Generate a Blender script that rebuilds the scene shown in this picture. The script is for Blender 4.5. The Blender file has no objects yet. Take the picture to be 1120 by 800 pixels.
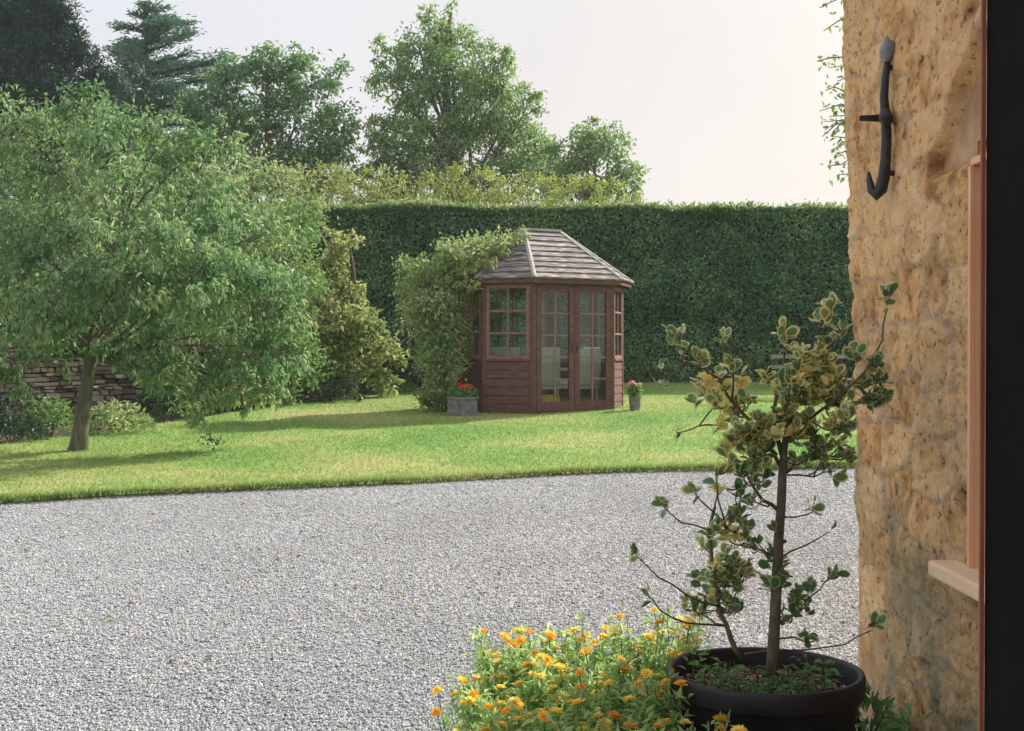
import bpy, math, random
import numpy as np
from mathutils import Vector, Matrix

random.seed(7)
RNG = np.random.default_rng(11)
scene = bpy.context.scene
COL = scene.collection

# ------------------------------------------------------------------ camera, world, sun, exposure
CAMZ = 1.45
F = 1400.0            # focal length in photo pixels (1120 wide)
HOR = 385.0
cam_data = bpy.data.cameras.new("camera")
cam_data.sensor_width = 36.0
cam_data.lens = 36.0 * F / 1120.0
cam_data.clip_start = 0.05
cam_data.clip_end = 2000.0
cam = bpy.data.objects.new("camera", cam_data)
COL.objects.link(cam)
cam.location = (0, 0, CAMZ)
cam.rotation_euler = (math.radians(90) - math.atan((400 - HOR) / F), 0, 0)
scene.camera = cam

HAZE = 0.0009
SUN_EL = math.radians(32.5)
SUN_DIR = Vector((0.735 * math.cos(SUN_EL), 0.678 * math.cos(SUN_EL), math.sin(SUN_EL))).normalized()
world = bpy.data.worlds.new("World")
scene.world = world
world.use_nodes = True
wn, wl = world.node_tree.nodes, world.node_tree.links
for n in list(wn): wn.remove(n)
wo = wn.new('ShaderNodeOutputWorld')
wb = wn.new('ShaderNodeBackground')
sky = wn.new('ShaderNodeTexSky')
sky.sky_type = 'NISHITA'; sky.sun_disc = False
sky.sun_elevation = SUN_EL
sky.sun_rotation = math.atan2(0.735, 0.678)
sky.dust_density = 4.0; sky.air_density = 1.0
# thin high overcast veil over the blue sky, creamier towards the sun side
tc = wn.new('ShaderNodeTexCoord')
dotn = wn.new('ShaderNodeVectorMath'); dotn.operation = 'DOT_PRODUCT'
dotn.inputs[1].default_value = (0.93, 0.36, 0.0)
wl.new(tc.outputs['Generated'], dotn.inputs[0])
ramp = wn.new('ShaderNodeValToRGB')
ramp.color_ramp.elements[0].position = 0.0; ramp.color_ramp.elements[0].color = (0.735, 0.74, 0.805, 1)
ramp.color_ramp.elements[1].position = 0.75; ramp.color_ramp.elements[1].color = (0.87, 0.80, 0.70, 1)
wl.new(dotn.outputs['Value'], ramp.inputs[0])
nz = wn.new('ShaderNodeTexNoise'); nz.inputs['Scale'].default_value = 2.2; nz.inputs['Detail'].default_value = 5
wl.new(tc.outputs['Generated'], nz.inputs['Vector'])
veil = wn.new('ShaderNodeVectorMath'); veil.operation = 'SCALE'
vm = wn.new('ShaderNodeMapRange'); vm.inputs['From Min'].default_value = 0.3; vm.inputs['From Max'].default_value = 0.7
vm.inputs['To Min'].default_value = 5.3; vm.inputs['To Max'].default_value = 6.1
wl.new(nz.outputs['Fac'], vm.inputs['Value'])
wl.new(ramp.outputs['Color'], veil.inputs[0]); wl.new(vm.outputs['Result'], veil.inputs['Scale'])
wm = wn.new('ShaderNodeMix'); wm.data_type = 'RGBA'; wm.inputs['Factor'].default_value = 0.9
wl.new(sky.outputs['Color'], wm.inputs['A']); wl.new(veil.outputs['Vector'], wm.inputs['B'])
wl.new(wm.outputs['Result'], wb.inputs['Color'])
wb.inputs['Strength'].default_value = 0.12
wl.new(wb.outputs['Background'], wo.inputs['Surface'])

sd = bpy.data.lights.new("sun", 'SUN')
sd.energy = 5.0; sd.angle = math.radians(1.2); sd.color = (1.0, 0.93, 0.80)
so = bpy.data.objects.new("sun", sd); COL.objects.link(so)
so.rotation_euler = SUN_DIR.to_track_quat('Z', 'Y').to_euler()

scene.view_settings.view_transform = 'Standard'
scene.view_settings.look = 'None'
scene.view_settings.exposure = 0.72
scene.view_settings.gamma = 1.0
scene.cycles.max_bounces = 6
scene.cycles.diffuse_bounces = 3
scene.cycles.transparent_max_bounces = 8
scene.cycles.use_denoising = True

# ------------------------------------------------------------------ helpers
def g(y):
    """height of the ground (gentle rise away from the house)"""
    return np.interp(y, [-50, 3.0, 5.0, 26.0, 30.0, 400], [0, 0, 0.039, 0.858, 0.93, 0.93])

def P(px, py, Y):
    return np.array([(px - 560) / F * Y, Y, CAMZ - (py - HOR) / F * Y])

def tag(o, label=None, cat=None, group=None, kind=None):
    if label: o['label'] = label
    if cat: o['category'] = cat
    if group: o['group'] = group
    if kind: o['kind'] = kind
    return o

def empty(name, loc, rz=0.0):
    o = bpy.data.objects.new(name, None)
    o.empty_display_size = 0.2
    o.location = loc; o.rotation_euler = (0, 0, rz)
    COL.objects.link(o)
    return o

def link(name, me, parent=None, loc=(0, 0, 0)):
    o = bpy.data.objects.new(name, me)
    o.location = loc
    COL.objects.link(o)
    if parent is not None: o.parent = parent
    return o

def np_mesh(name, V, polys, mats, mat_idx=None, smooth=False, attrs=None):
    """polys: (n,k) int array (or list of such arrays)"""
    me = bpy.data.meshes.new(name)
    V = np.asarray(V, dtype=np.float32)
    if not isinstance(polys, list): polys = [polys]
    me.vertices.add(len(V)); me.vertices.foreach_set('co', V.ravel())
    idx = np.concatenate([p.ravel() for p in polys]).astype(np.int32)
    tot = np.concatenate([np.full(len(p), p.shape[1]) for p in polys]).astype(np.int32)
    st = np.concatenate([[0], np.cumsum(tot)[:-1]]).astype(np.int32)
    me.loops.add(len(idx)); me.loops.foreach_set('vertex_index', idx)
    me.polygons.add(len(tot)); me.polygons.foreach_set('loop_start', st)
    if mat_idx is not None:
        me.polygons.foreach_set('material_index', np.asarray(mat_idx, dtype=np.int32))
    for m in (mats if isinstance(mats, (list, tuple)) else [mats]): me.materials.append(m)
    if attrs:
        for k, (dom, arr) in attrs.items():
            a = me.attributes.new(k, 'FLOAT', dom)
            a.data.foreach_set('value', np.asarray(arr, dtype=np.float32))
    me.polygons.foreach_set('use_smooth', np.full(len(tot), bool(smooth)))
    me.update(calc_edges=True)
    me.validate()
    return me

class MB:
    """collects boxes, tubes, prisms; becomes ONE mesh"""
    def __init__(s): s.v = []; s.f = []; s.m = []
    def add(s, vs, fs, mi=0):
        b = len(s.v); s.v += [tuple(map(float, q)) for q in vs]
        s.f += [tuple(b + i for i in f) for f in fs]; s.m += [mi] * len(fs)
    def hexa(s, c, mi=0):
        s.add(c, [(0, 3, 2, 1), (4, 5, 6, 7), (0, 1, 5, 4), (1, 2, 6, 5), (2, 3, 7, 6), (3, 0, 4, 7)], mi)
    def box(s, x0, x1, y0, y1, z0, z1, mi=0, jit=0.0):
        c = [(x0, y0, z0), (x1, y0, z0), (x1, y1, z0), (x0, y1, z0), (x0, y0, z1), (x1, y0, z1), (x1, y1, z1), (x0, y1, z1)]
        if jit: c = [tuple(q + random.uniform(-jit, jit) for q in p) for p in c]
        s.hexa(c, mi)
    def fbox(s, fr, u0, u1, z0, z1, d0, d1, mi=0):
        """box in a wall frame: fr=(origin, e, n); u along, d outward"""
        o, e, n = fr
        def p(u, d, z): return (o[0] + e[0] * u + n[0] * d, o[1] + e[1] * u + n[1] * d, z)
        s.hexa([p(u0, d0, z0), p(u1, d0, z0), p(u1, d1, z0), p(u0, d1, z0), p(u0, d0, z1), p(u1, d0, z1), p(u1, d1, z1), p(u0, d1, z1)], mi)
    def tube(s, pts, rad, n=8, mi=0, cap=True):
        pts = [Vector(p) for p in pts]
        if not hasattr(rad, '__len__'): rad = [rad] * len(pts)
        b = len(s.v); up = None
        for i, p in enumerate(pts):
            t = (pts[min(i + 1, len(pts) - 1)] - pts[max(i - 1, 0)])
            if t.length < 1e-9: t = Vector((0, 0, 1))
            t.normalize()
            if up is None: up = t.orthogonal().normalized()
            a = (up - t * up.dot(t))
            a = a.normalized() if a.length > 1e-6 else t.orthogonal().normalized()
            up = a; c = t.cross(a)
            for k in range(n):
                q = 2 * math.pi * k / n
                w = p + (a * math.cos(q) + c * math.sin(q)) * rad[i]
                s.v.append(tuple(w))
        for i in range(len(pts) - 1):
            for k in range(n):
                s.f.append((b + i * n + k, b + i * n + (k + 1) % n, b + (i + 1) * n + (k + 1) % n, b + (i + 1) * n + k)); s.m.append(mi)
        if cap:
            s.f.append(tuple(b + k for k in range(n))[::-1]); s.m.append(mi)
            s.f.append(tuple(b + (len(pts) - 1) * n + k for k in range(n))); s.m.append(mi)
    def lathe(s, prof, c=(0, 0, 0), n=48, mi=0):
        b = len(s.v)
        for r, z in prof:
            for k in range(n):
                q = 2 * math.pi * k / n
                s.v.append((c[0] + r * math.cos(q), c[1] + r * math.sin(q), c[2] + z))
        for i in range(len(prof) - 1):
            for k in range(n):
                s.f.append((b + i * n + k, b + i * n + (k + 1) % n, b + (i + 1) * n + (k + 1) % n, b + (i + 1) * n + k)); s.m.append(mi)
    def build(s, name, mats, parent=None, smooth=False, bevel=0.0, loc=(0, 0, 0)):
        me = bpy.data.meshes.new(name)
        me.from_pydata(s.v, [], s.f)
        for m in (mats if isinstance(mats, (list, tuple)) else [mats]): me.materials.append(m)
        me.polygons.foreach_set('material_index', s.m)
        me.polygons.foreach_set('use_smooth', [smooth] * len(s.f))
        me.update()
        o = link(name, me, parent, loc)
        if bevel:
            b = o.modifiers.new('bevel', 'BEVEL'); b.width = bevel; b.segments = 2; b.limit_method = 'ANGLE'
        return o

# ------------------------------------------------------------------ numpy noise
def vnoise(x, y, z=0.0, seed=0):
    x = np.asarray(x, float); y = np.asarray(y, float); z = np.zeros_like(x) + z
    xi, yi, zi = np.floor(x).astype(np.int64), np.floor(y).astype(np.int64), np.floor(z).astype(np.int64)
    xf, yf, zf = x - xi, y - yi, z - zi
    xf, yf, zf = [t * t * (3 - 2 * t) for t in (xf, yf, zf)]
    def h(a, b, c):
        n = (a * 374761393 + b * 668265263 + c * 2147483647 + seed * 974634777) & 0xffffffff
        n = ((n ^ (n >> 13)) * 1274126177) & 0xffffffff
        n = (n ^ (n >> 16)) & 0xffffffff
        return n / 4294967295.0
    r = 0
    for dx in (0, 1):
        for dy in (0, 1):
            for dz in (0, 1):
                w = (xf if dx else 1 - xf) * (yf if dy else 1 - yf) * (zf if dz else 1 - zf)
                r = r + w * h(xi + dx, yi + dy, zi + dz)
    return r * 2 - 1
def fbm(x, y, z=0.0, o=4, seed=0):
    r = 0; a = 1; t = 0
    for i in range(o):
        r = r + a * vnoise(np.asarray(x) * 2 ** i, np.asarray(y) * 2 ** i, z, seed + i); t += a; a *= .5
    return r / t
def cells(u, v, seed=0):
    """F1, F2, id for a jittered grid with unit cells"""
    ui, vi = np.floor(u).astype(np.int64), np.floor(v).astype(np.int64)
    f1 = np.full(u.shape, 9.0); f2 = np.full(u.shape, 9.0); cid = np.zeros(u.shape)
    def h(a, b, k):
        n = (a * 73856093 + b * 19349663 + (k + seed) * 83492791) & 0xffffffff
        n = ((n ^ (n >> 13)) * 1274126177) & 0xffffffff
        return ((n ^ (n >> 16)) & 0xffff) / 65535.0
    for dx in (-1, 0, 1):
        for dy in (-1, 0, 1):
            a, b = ui + dx, vi + dy
            px = a + .5 + (h(a, b, 1) - .5) * .8; py = b + .5 + (h(a, b, 2) - .5) * .55
            d = np.maximum(np.abs(u - px), np.abs(v - py)) * .6 + np.hypot(u - px, v - py) * .4
            c = h(a, b, 3)
            new = d < f1
            f2 = np.where(new, f1, np.minimum(f2, d)); cid = np.where(new, c, cid); f1 = np.where(new, d, f1)
    return f1, f2, cid

# ------------------------------------------------------------------ materials
def nodemat(name):
    m = bpy.data.materials.new(name); m.use_nodes = True
    nt = m.node_tree
    return m, nt.nodes, nt.links, nt.nodes['Principled BSDF']

def set_ramp(r, stops):
    e = r.color_ramp.elements
    while len(e) > 1: e.remove(e[-1])
    e[0].position = stops[0][0]; e[0].color = (*stops[0][1], 1)
    for p, c in stops[1:]:
        k = e.new(p); k.color = (*c, 1)

def leafmat(name, stops, transl=0.3, rough=0.5, spec=0.35, nscale=1.3):
    m, N, L, B = nodemat(name)
    at = N.new('ShaderNodeAttribute'); at.attribute_name = 'rnd'
    geo = N.new('ShaderNodeTexCoord')
    nz = N.new('ShaderNodeTexNoise'); nz.inputs['Scale'].default_value = nscale; nz.inputs['Detail'].default_value = 3
    L.new(geo.outputs['Object'], nz.inputs['Vector'])
    ma = N.new('ShaderNodeMath'); ma.operation = 'MULTIPLY_ADD'; ma.inputs[1].default_value = 0.55
    L.new(at.outputs['Fac'], ma.inputs[0])
    mb = N.new('ShaderNodeMath'); mb.operation = 'MULTIPLY_ADD'; mb.inputs[1].default_value = 1.1; mb.inputs[2].default_value = -0.32
    L.new(nz.outputs['Fac'], mb.inputs[0]); L.new(mb.outputs[0], ma.inputs[2])
    r = N.new('ShaderNodeValToRGB'); set_ramp(r, stops)
    L.new(ma.outputs[0], r.inputs[0]); L.new(r.outputs['Color'], B.inputs['Base Color'])
    B.inputs['Roughness'].default_value = rough
    B.inputs['Specular IOR Level'].default_value = spec
    tr = N.new('ShaderNodeBsdfTranslucent')
    hs = N.new('ShaderNodeHueSaturation'); hs.inputs['Hue'].default_value = .485; hs.inputs['Saturation'].default_value = 1.1; hs.inputs['Value'].default_value = 1.5
    L.new(r.outputs['Color'], hs.inputs['Color']); L.new(hs.outputs['Color'], tr.inputs['Color'])
    mx = N.new('ShaderNodeMixShader'); mx.inputs[0].default_value = transl
    out = [n for n in N if n.type == 'OUTPUT_MATERIAL'][0]
    L.new(B.outputs[0], mx.inputs[1]); L.new(tr.outputs[0], mx.inputs[2]); L.new(mx.outputs[0], out.inputs['Surface'])
    return m

def noisemat(name, stops, scale=8.0, detail=6, rough=0.8, bump=0.3, bscale=None, bdist=0.01, spec=0.3, stretch=None, metallic=0.0):
    m, N, L, B = nodemat(name)
    tcn = N.new('ShaderNodeTexCoord'); mp = N.new('ShaderNodeMapping')
    L.new(tcn.outputs['Object'], mp.inputs['Vector'])
    if stretch: mp.inputs['Scale'].default_value = stretch
    nz = N.new('ShaderNodeTexNoise'); nz.inputs['Scale'].default_value = scale; nz.inputs['Detail'].default_value = detail
    L.new(mp.outputs['Vector'], nz.inputs['Vector'])
    r = N.new('ShaderNodeValToRGB'); set_ramp(r, stops)
    L.new(nz.outputs['Fac'], r.inputs[0]); L.new(r.outputs['Color'], B.inputs['Base Color'])
    B.inputs['Roughness'].default_value = rough; B.inputs['Specular IOR Level'].default_value = spec
    B.inputs['Metallic'].default_value = metallic
    if bump:
        n2 = N.new('ShaderNodeTexNoise'); n2.inputs['Scale'].default_value = bscale or scale * 4; n2.inputs['Detail'].default_value = 6
        L.new(mp.outputs['Vector'], n2.inputs['Vector'])
        bp = N.new('ShaderNodeBump'); bp.inputs['Strength'].default_value = bump; bp.inputs['Distance'].default_value = bdist
        L.new(n2.outputs['Fac'], bp.inputs['Height']); L.new(bp.outputs['Normal'], B.inputs['Normal'])
    return m

M = {}
M['soil'] = noisemat('soil', [(.3, (.035, .025, .018)), (.7, (.09, .065, .045))], 6, bump=.8, bscale=40, bdist=.02, rough=.95)
M['bark'] = noisemat('bark', [(.3, (.10, .085, .06)), (.7, (.24, .20, .15))], 6, bump=.8, bscale=25, bdist=.02, rough=.9, stretch=(3, 3, .6))
M['barkgrey'] = noisemat('bark_grey', [(.3, (.07, .075, .05)), (.7, (.19, .19, .14))], 9, bump=.9, bscale=30, bdist=.015, rough=.9, stretch=(3, 3, .8))
M['barkdark'] = noisemat('bark_dark', [(.3, (.04, .035, .03)), (.7, (.10, .085, .07))], 6, bump=.6, rough=.9, stretch=(3, 3, .6))
M['twig'] = noisemat('twig', [(.3, (.10, .10, .045)), (.7, (.20, .17, .09))], 30, bump=.3, rough=.7)
M['hollybark'] = noisemat('holly_bark', [(.3, (.085, .08, .055)), (.55, (.16, .14, .095)), (.75, (.24, .22, .17))], 40, bump=.6, bscale=90, bdist=.004, rough=.8, stretch=(1, 1, .5))

M['l_left'] = leafmat('pear_leaf', [(0, (.05, .13, .07)), (.3, (.115, .225, .105)), (.6, (.21, .33, .16)), (.84, (.38, .47, .27)), (.95, (.46, .50, .16)), (1, (.54, .50, .12))], .38, .55, .3)
M['l_hedge'] = leafmat('hedge_leaf', [(0, (.02, .085, .045)), (.3, (.05, .16, .07)), (.65, (.14, .29, .115)), (1, (.38, .48, .22))], .15, .35, .5, 1.0)
M['l_pale'] = leafmat('pale_leaf', [(0, (.08, .16, .05)), (.35, (.20, .28, .10)), (.65, (.40, .44, .20)), (1, (.60, .58, .34))], .3, .5, .4)
M['l_mid'] = leafmat('mid_leaf', [(0, (.06, .15, .06)), (.4, (.13, .25, .085)), (.8, (.24, .36, .13)), (1, (.36, .43, .18))], .3, .5, .4)
M['l_climb'] = leafmat('climber_leaf', [(0, (.09, .19, .08)), (.35, (.20, .31, .13)), (.65, (.38, .45, .22)), (1, (.62, .60, .38))], .3, .5, .4)
M['l_yel'] = leafmat('light_leaf', [(0, (.15, .24, .07)), (.4, (.27, .36, .11)), (.8, (.42, .47, .17)), (1, (.54, .54, .22))], .35, .5, .3)
M['l_conifer'] = leafmat('conifer_needles', [(0, (.012, .055, .042)), (.5, (.03, .10, .07)), (1, (.08, .17, .11))], .05, .6, .3, .5)
M['l_cedar'] = leafmat('cedar_needles', [(0, (.07, .17, .13)), (.5, (.13, .26, .18)), (1, (.24, .36, .25))], .1, .6, .3, .5)
M['l_tree'] = leafmat('broad_leaf', [(0, (.07, .18, .10)), (.4, (.14, .28, .13)), (.8, (.25, .38, .18)), (1, (.36, .45, .25))], .3, .5, .4, .4)
M['l_tree2'] = leafmat('birch_leaf', [(0, (.10, .21, .10)), (.4, (.18, .32, .13)), (.8, (.29, .41, .17)), (1, (.40, .48, .23))], .35, .5, .4, .35)
M['l_dark'] = leafmat('dark_leaf', [(0, (.02, .055, .035)), (.5, (.045, .10, .055)), (1, (.10, .17, .08))], .15, .5, .4)
M['l_marigold'] = leafmat('marigold_leaf', [(0, (.16, .32, .10)), (.4, (.34, .50, .20)), (.8, (.55, .65, .36)), (1, (.70, .74, .48))], .35, .6, .3, 4)
M['l_weed'] = leafmat('weed_leaf', [(0, (.06, .18, .06)), (.5, (.14, .30, .11)), (1, (.28, .42, .18))], .3, .5, .3, 6)
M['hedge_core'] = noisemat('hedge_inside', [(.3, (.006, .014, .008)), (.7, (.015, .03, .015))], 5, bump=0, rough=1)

# holly: green centre, cream margin with a ragged boundary
def hollymat():
    m, N, L, B = nodemat('holly_leaf')
    e = N.new('ShaderNodeAttribute'); e.attribute_name = 'edge'
    a = N.new('ShaderNodeAttribute'); a.attribute_name = 'rnd'
    nz = N.new('ShaderNodeTexNoise'); nz.inputs['Scale'].default_value = 60; nz.inputs['Detail'].default_value = 3
    tcn = N.new('ShaderNodeTexCoord'); L.new(tcn.outputs['Object'], nz.inputs['Vector'])
    s1 = N.new('ShaderNodeMath'); s1.operation = 'MULTIPLY_ADD'; s1.inputs[1].default_value = .5
    L.new(nz.outputs['Fac'], s1.inputs[0]); L.new(e.outputs['Fac'], s1.inputs[2])
    s2 = N.new('ShaderNodeMath'); s2.operation = 'MULTIPLY_ADD'; s2.inputs[1].default_value = .62
    L.new(a.outputs['Fac'], s2.inputs[0]); L.new(s1.outputs[0], s2.inputs[2])
    mr = N.new('ShaderNodeMapRange'); mr.inputs['From Min'].default_value = 1.0; mr.inputs['From Max'].default_value = 1.12
    L.new(s2.outputs[0], mr.inputs['Value'])
    rg = N.new('ShaderNodeValToRGB'); set_ramp(rg, [(0, (.08, .20, .09)), (.4, (.16, .31, .12)), (.8, (.30, .42, .12)), (1, (.42, .46, .13))])
    L.new(a.outputs['Fac'], rg.inputs[0])
    rc = N.new('ShaderNodeValToRGB'); set_ramp(rc, [(0, (.48, .52, .25)), (.5, (.80, .76, .42)), (1, (.88, .76, .28))])
    L.new(a.outputs['Fac'], rc.inputs[0])
    mx = N.new('ShaderNodeMix'); mx.data_type = 'RGBA'
    L.new(mr.outputs['Result'], mx.inputs['Factor']); L.new(rg.outputs['Color'], mx.inputs['A']); L.new(rc.outputs['Color'], mx.inputs['B'])
    L.new(mx.outputs['Result'], B.inputs['Base Color'])
    B.inputs['Roughness'].default_value = .28; B.inputs['Specular IOR Level'].default_value = .6
    tr = N.new('ShaderNodeBsdfTranslucent'); L.new(mx.outputs['Result'], tr.inputs['Color'])
    ms = N.new('ShaderNodeMixShader'); ms.inputs[0].default_value = .38
    out = [n for n in N if n.type == 'OUTPUT_MATERIAL'][0]
    L.new(B.outputs[0], ms.inputs[1]); L.new(tr.outputs[0], ms.inputs[2]); L.new(ms.outputs[0], out.inputs['Surface'])
    return m
M['holly'] = hollymat()

# wood stains, metal, glass
M['redwood'] = noisemat('red_brown_stained_wood', [(.25, (.075, .034, .032)), (.5, (.125, .06, .054)), (.75, (.20, .11, .10))], 9, bump=.4, bscale=30, bdist=.004, rough=.6, stretch=(1, 1, 6))
M['redwood_h'] = noisemat('red_brown_shiplap', [(.25, (.07, .034, .032)), (.5, (.13, .064, .058)), (.75, (.23, .13, .115))], 5, bump=.4, bscale=30, bdist=.004, rough=.65, stretch=(1.5, 1.5, 14))
M['barwood'] = noisemat('light_catching_glazing_bar', [(.25, (.15, .08, .07)), (.75, (.32, .20, .18))], 9, bump=.3, bscale=30, bdist=.003, rough=.6, stretch=(1, 1, 6))  # stained wood coloured paler for the light the glazing bars catch
M['roofwood'] = noisemat('weathered_roof_board', [(.3, (.09, .08, .085)), (.5, (.22, .195, .19)), (.68, (.50, .47, .46))], 4, bump=.5, bscale=30, bdist=.005, rough=.85, stretch=(1.5, 1.5, 14))
M['greywood'] = noisemat('bleached_grey_wood', [(.25, (.30, .29, .28)), (.75, (.52, .50, .49))], 8, bump=.3, rough=.85)
M['benchwood'] = noisemat('bench_wood', [(.25, (.14, .17, .14)), (.75, (.28, .31, .27))], 8, bump=.3, rough=.8)
M['iron'] = noisemat('black_iron', [(.3, (.012, .014, .015)), (.7, (.035, .038, .04))], 20, bump=.6, bscale=50, bdist=.003, rough=.45, spec=.5)
M['ironleaf'] = noisemat('highlight_tinted_iron', [(.3, (.16, .17, .19)), (.7, (.34, .36, .40))], 20, bump=.4, bscale=60, bdist=.003, rough=.4, spec=.6)  # highlight on the leaf tip put into the colour as paler iron
M['cushion'] = noisemat('pale_cushion', [(.38, (.26, .36, .32)), (.48, (.66, .68, .64)), (.56, (.58, .62, .60)), (.64, (.34, .36, .40))], 16, bump=.1, rough=.9)
M['wicker'] = noisemat('pale_wicker', [(.3, (.30, .32, .30)), (.7, (.62, .63, .60))], 60, bump=.6, bscale=80, bdist=.004, rough=.8)
M['yellowcloth'] = noisemat('yellow_cloth', [(.4, (.55, .38, .06)), (.6, (.25, .26, .06))], 14, bump=.1, rough=.9)
M['floor'] = noisemat('board_floor', [(.3, (.14, .09, .06)), (.7, (.22, .15, .10))], 6, rough=.8, bump=.2)
M['stonetub'] = noisemat('grey_stone_tub', [(.3, (.10, .115, .12)), (.7, (.24, .26, .26))], 14, bump=.8, bscale=40, bdist=.01, rough=.95)
M['slabstone'] = noisemat('concrete', [(.3, (.18, .17, .15)), (.7, (.32, .30, .27))], 14, bump=.5, rough=.95)
M['potplastic'] = noisemat('black_tub', [(.35, (.012, .010, .011)), (.62, (.028, .024, .026)), (.8, (.09, .08, .075))], 7, bump=.25, bscale=60, bdist=.003, rough=.55, spec=.4)
M['compost'] = noisemat('compost', [(.3, (.012, .009, .008)), (.6, (.04, .03, .025)), (.8, (.12, .09, .07))], 60, bump=1, bscale=90, bdist=.01, rough=1)
M['jamb'] = noisemat('dark_painted_wood', [(.3, (.004, .0036, .0036)), (.7, (.008, .007, .007))], 10, bump=.1, rough=.8, spec=.08)
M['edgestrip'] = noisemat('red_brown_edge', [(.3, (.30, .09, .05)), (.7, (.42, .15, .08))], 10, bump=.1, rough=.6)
M['peach'] = noisemat('peach_painted_reveal', [(.3, (.84, .42, .22)), (.7, (.90, .54, .32))], 7, bump=.4, bscale=40, bdist=.004, rough=.8)
M['sill'] = noisemat('pale_peach_sill', [(.3, (.90, .60, .36)), (.7, (.95, .72, .48))], 9, bump=.3, bscale=40, bdist=.004, rough=.75)
M['lintel'] = noisemat('lintel_stone', [(.25, (.28, .17, .09)), (.5, (.50, .31, .16)), (.75, (.62, .42, .25))], 9, bump=1, bscale=26, bdist=.02, rough=.95)
M['whitepaint'] = noisemat('white_painted_wood', [(.3, (.60, .58, .55)), (.7, (.74, .72, .68))], 10, bump=.1, rough=.5)
M['tile'] = noisemat('roof_tiles', [(.3, (.16, .09, .06)), (.7, (.30, .18, .12))], 12, bump=.5, rough=.9)
M['drystone2'] = noisemat('dry_stone_pale', [(.25, (.30, .27, .22)), (.75, (.54, .50, .43))], 3.5, bump=.9, bscale=22, bdist=.02, rough=.95)
M['drystone3'] = noisemat('dry_stone_dark', [(.25, (.09, .065, .055)), (.75, (.22, .16, .14))], 3.5, bump=.9, bscale=22, bdist=.02, rough=.95)
M['drystone'] = noisemat('dry_stone', [(.25, (.16, .13, .10)), (.5, (.32, .26, .20)), (.75, (.46, .40, .33))], 3.5, bump=.9, bscale=22, bdist=.02, rough=.95)
def glass():
    m, N, L, B = nodemat('window_glass')
    out = [n for n in N if n.type == 'OUTPUT_MATERIAL'][0]
    t = N.new('ShaderNodeBsdfTransparent'); t.inputs['Color'].default_value = (.86, .9, .88, 1)
    gl = N.new('ShaderNodeBsdfGlossy'); gl.inputs['Roughness'].default_value = .03; gl.inputs['Color'].default_value = (1, 1, 1, 1)
    fr = N.new('ShaderNodeLayerWeight'); fr.inputs['Blend'].default_value = .5
    pw = N.new('ShaderNodeMath'); pw.operation = 'POWER'; pw.inputs[1].default_value = 4.0; L.new(fr.outputs['Facing'], pw.inputs[0])
    ad = N.new('ShaderNodeMath'); ad.operation = 'MULTIPLY_ADD'; ad.inputs[1].default_value = .6; ad.inputs[2].default_value = .035
    L.new(pw.outputs[0], ad.inputs[0])
    mx = N.new('ShaderNodeMixShader'); L.new(ad.outputs[0], mx.inputs[0]); L.new(t.outputs[0], mx.inputs[1]); L.new(gl.outputs[0], mx.inputs[2])
    L.new(mx.outputs[0], out.inputs['Surface'])
    return m
M['glass'] = glass()
def petal(name, a, b):
    return leafmat(name, [(0, a), (.5, b), (1, b)], .25, .6, .2, 9)
M['orange'] = petal('orange_petals', (.97, .50, .04), (.99, .62, .10))
M['amber'] = petal('yellow_orange_petals', (.99, .70, .08), (.99, .80, .20))
M['flowercentre'] = noisemat('flower_centre', [(.4, (.70, .32, .02)), (.6, (.88, .50, .05))], 90, bump=.5, rough=.8)
M['red'] = petal('red_petals', (.60, .01, .02), (.85, .03, .05))
M['pink'] = petal('pink_petals', (.60, .22, .28), (.80, .45, .48))

# lawn, gravel
def lawnmat():
    m, N, L, B = nodemat('lawn_grass')
    tcn = N.new('ShaderNodeTexCoord')
    a = N.new('ShaderNodeTexNoise'); a.inputs['Scale'].default_value = .55; a.inputs['Detail'].default_value = 4
    b = N.new('ShaderNodeTexNoise'); b.inputs['Scale'].default_value = 22; b.inputs['Detail'].default_value = 6
    L.new(tcn.outputs['Object'], a.inputs['Vector']); L.new(tcn.outputs['Object'], b.inputs['Vector'])
    r = N.new('ShaderNodeValToRGB'); set_ramp(r, [(.3, (.15, .29, .08)), (.5, (.25, .36, .11)), (.68, (.40, .40, .18))])
    L.new(a.outputs['Fac'], r.inputs[0])
    r2 = N.new('ShaderNodeValToRGB'); set_ramp(r2, [(.3, (.45, .5, .4)), (.7, (1.2, 1.2, 1.1))])
    L.new(b.outputs['Fac'], r2.inputs[0])
    mx = N.new('ShaderNodeMix'); mx.data_type = 'RGBA'; mx.blend_type = 'MULTIPLY'; mx.inputs['Factor'].default_value = .7
    L.new(r.outputs['Color'], mx.inputs['A']); L.new(r2.outputs['Color'], mx.inputs['B'])
    L.new(mx.outputs['Result'], B.inputs['Base Color']); B.inputs['Roughness'].default_value = .9; B.inputs['Specular IOR Level'].default_value = .15
    bp = N.new('ShaderNodeBump'); bp.inputs['Strength'].default_value = .6; bp.inputs['Distance'].default_value = .03
    L.new(b.outputs['Fac'], bp.inputs['Height']); L.new(bp.outputs['Normal'], B.inputs['Normal'])
    return m
M['lawn'] = lawnmat()
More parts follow.
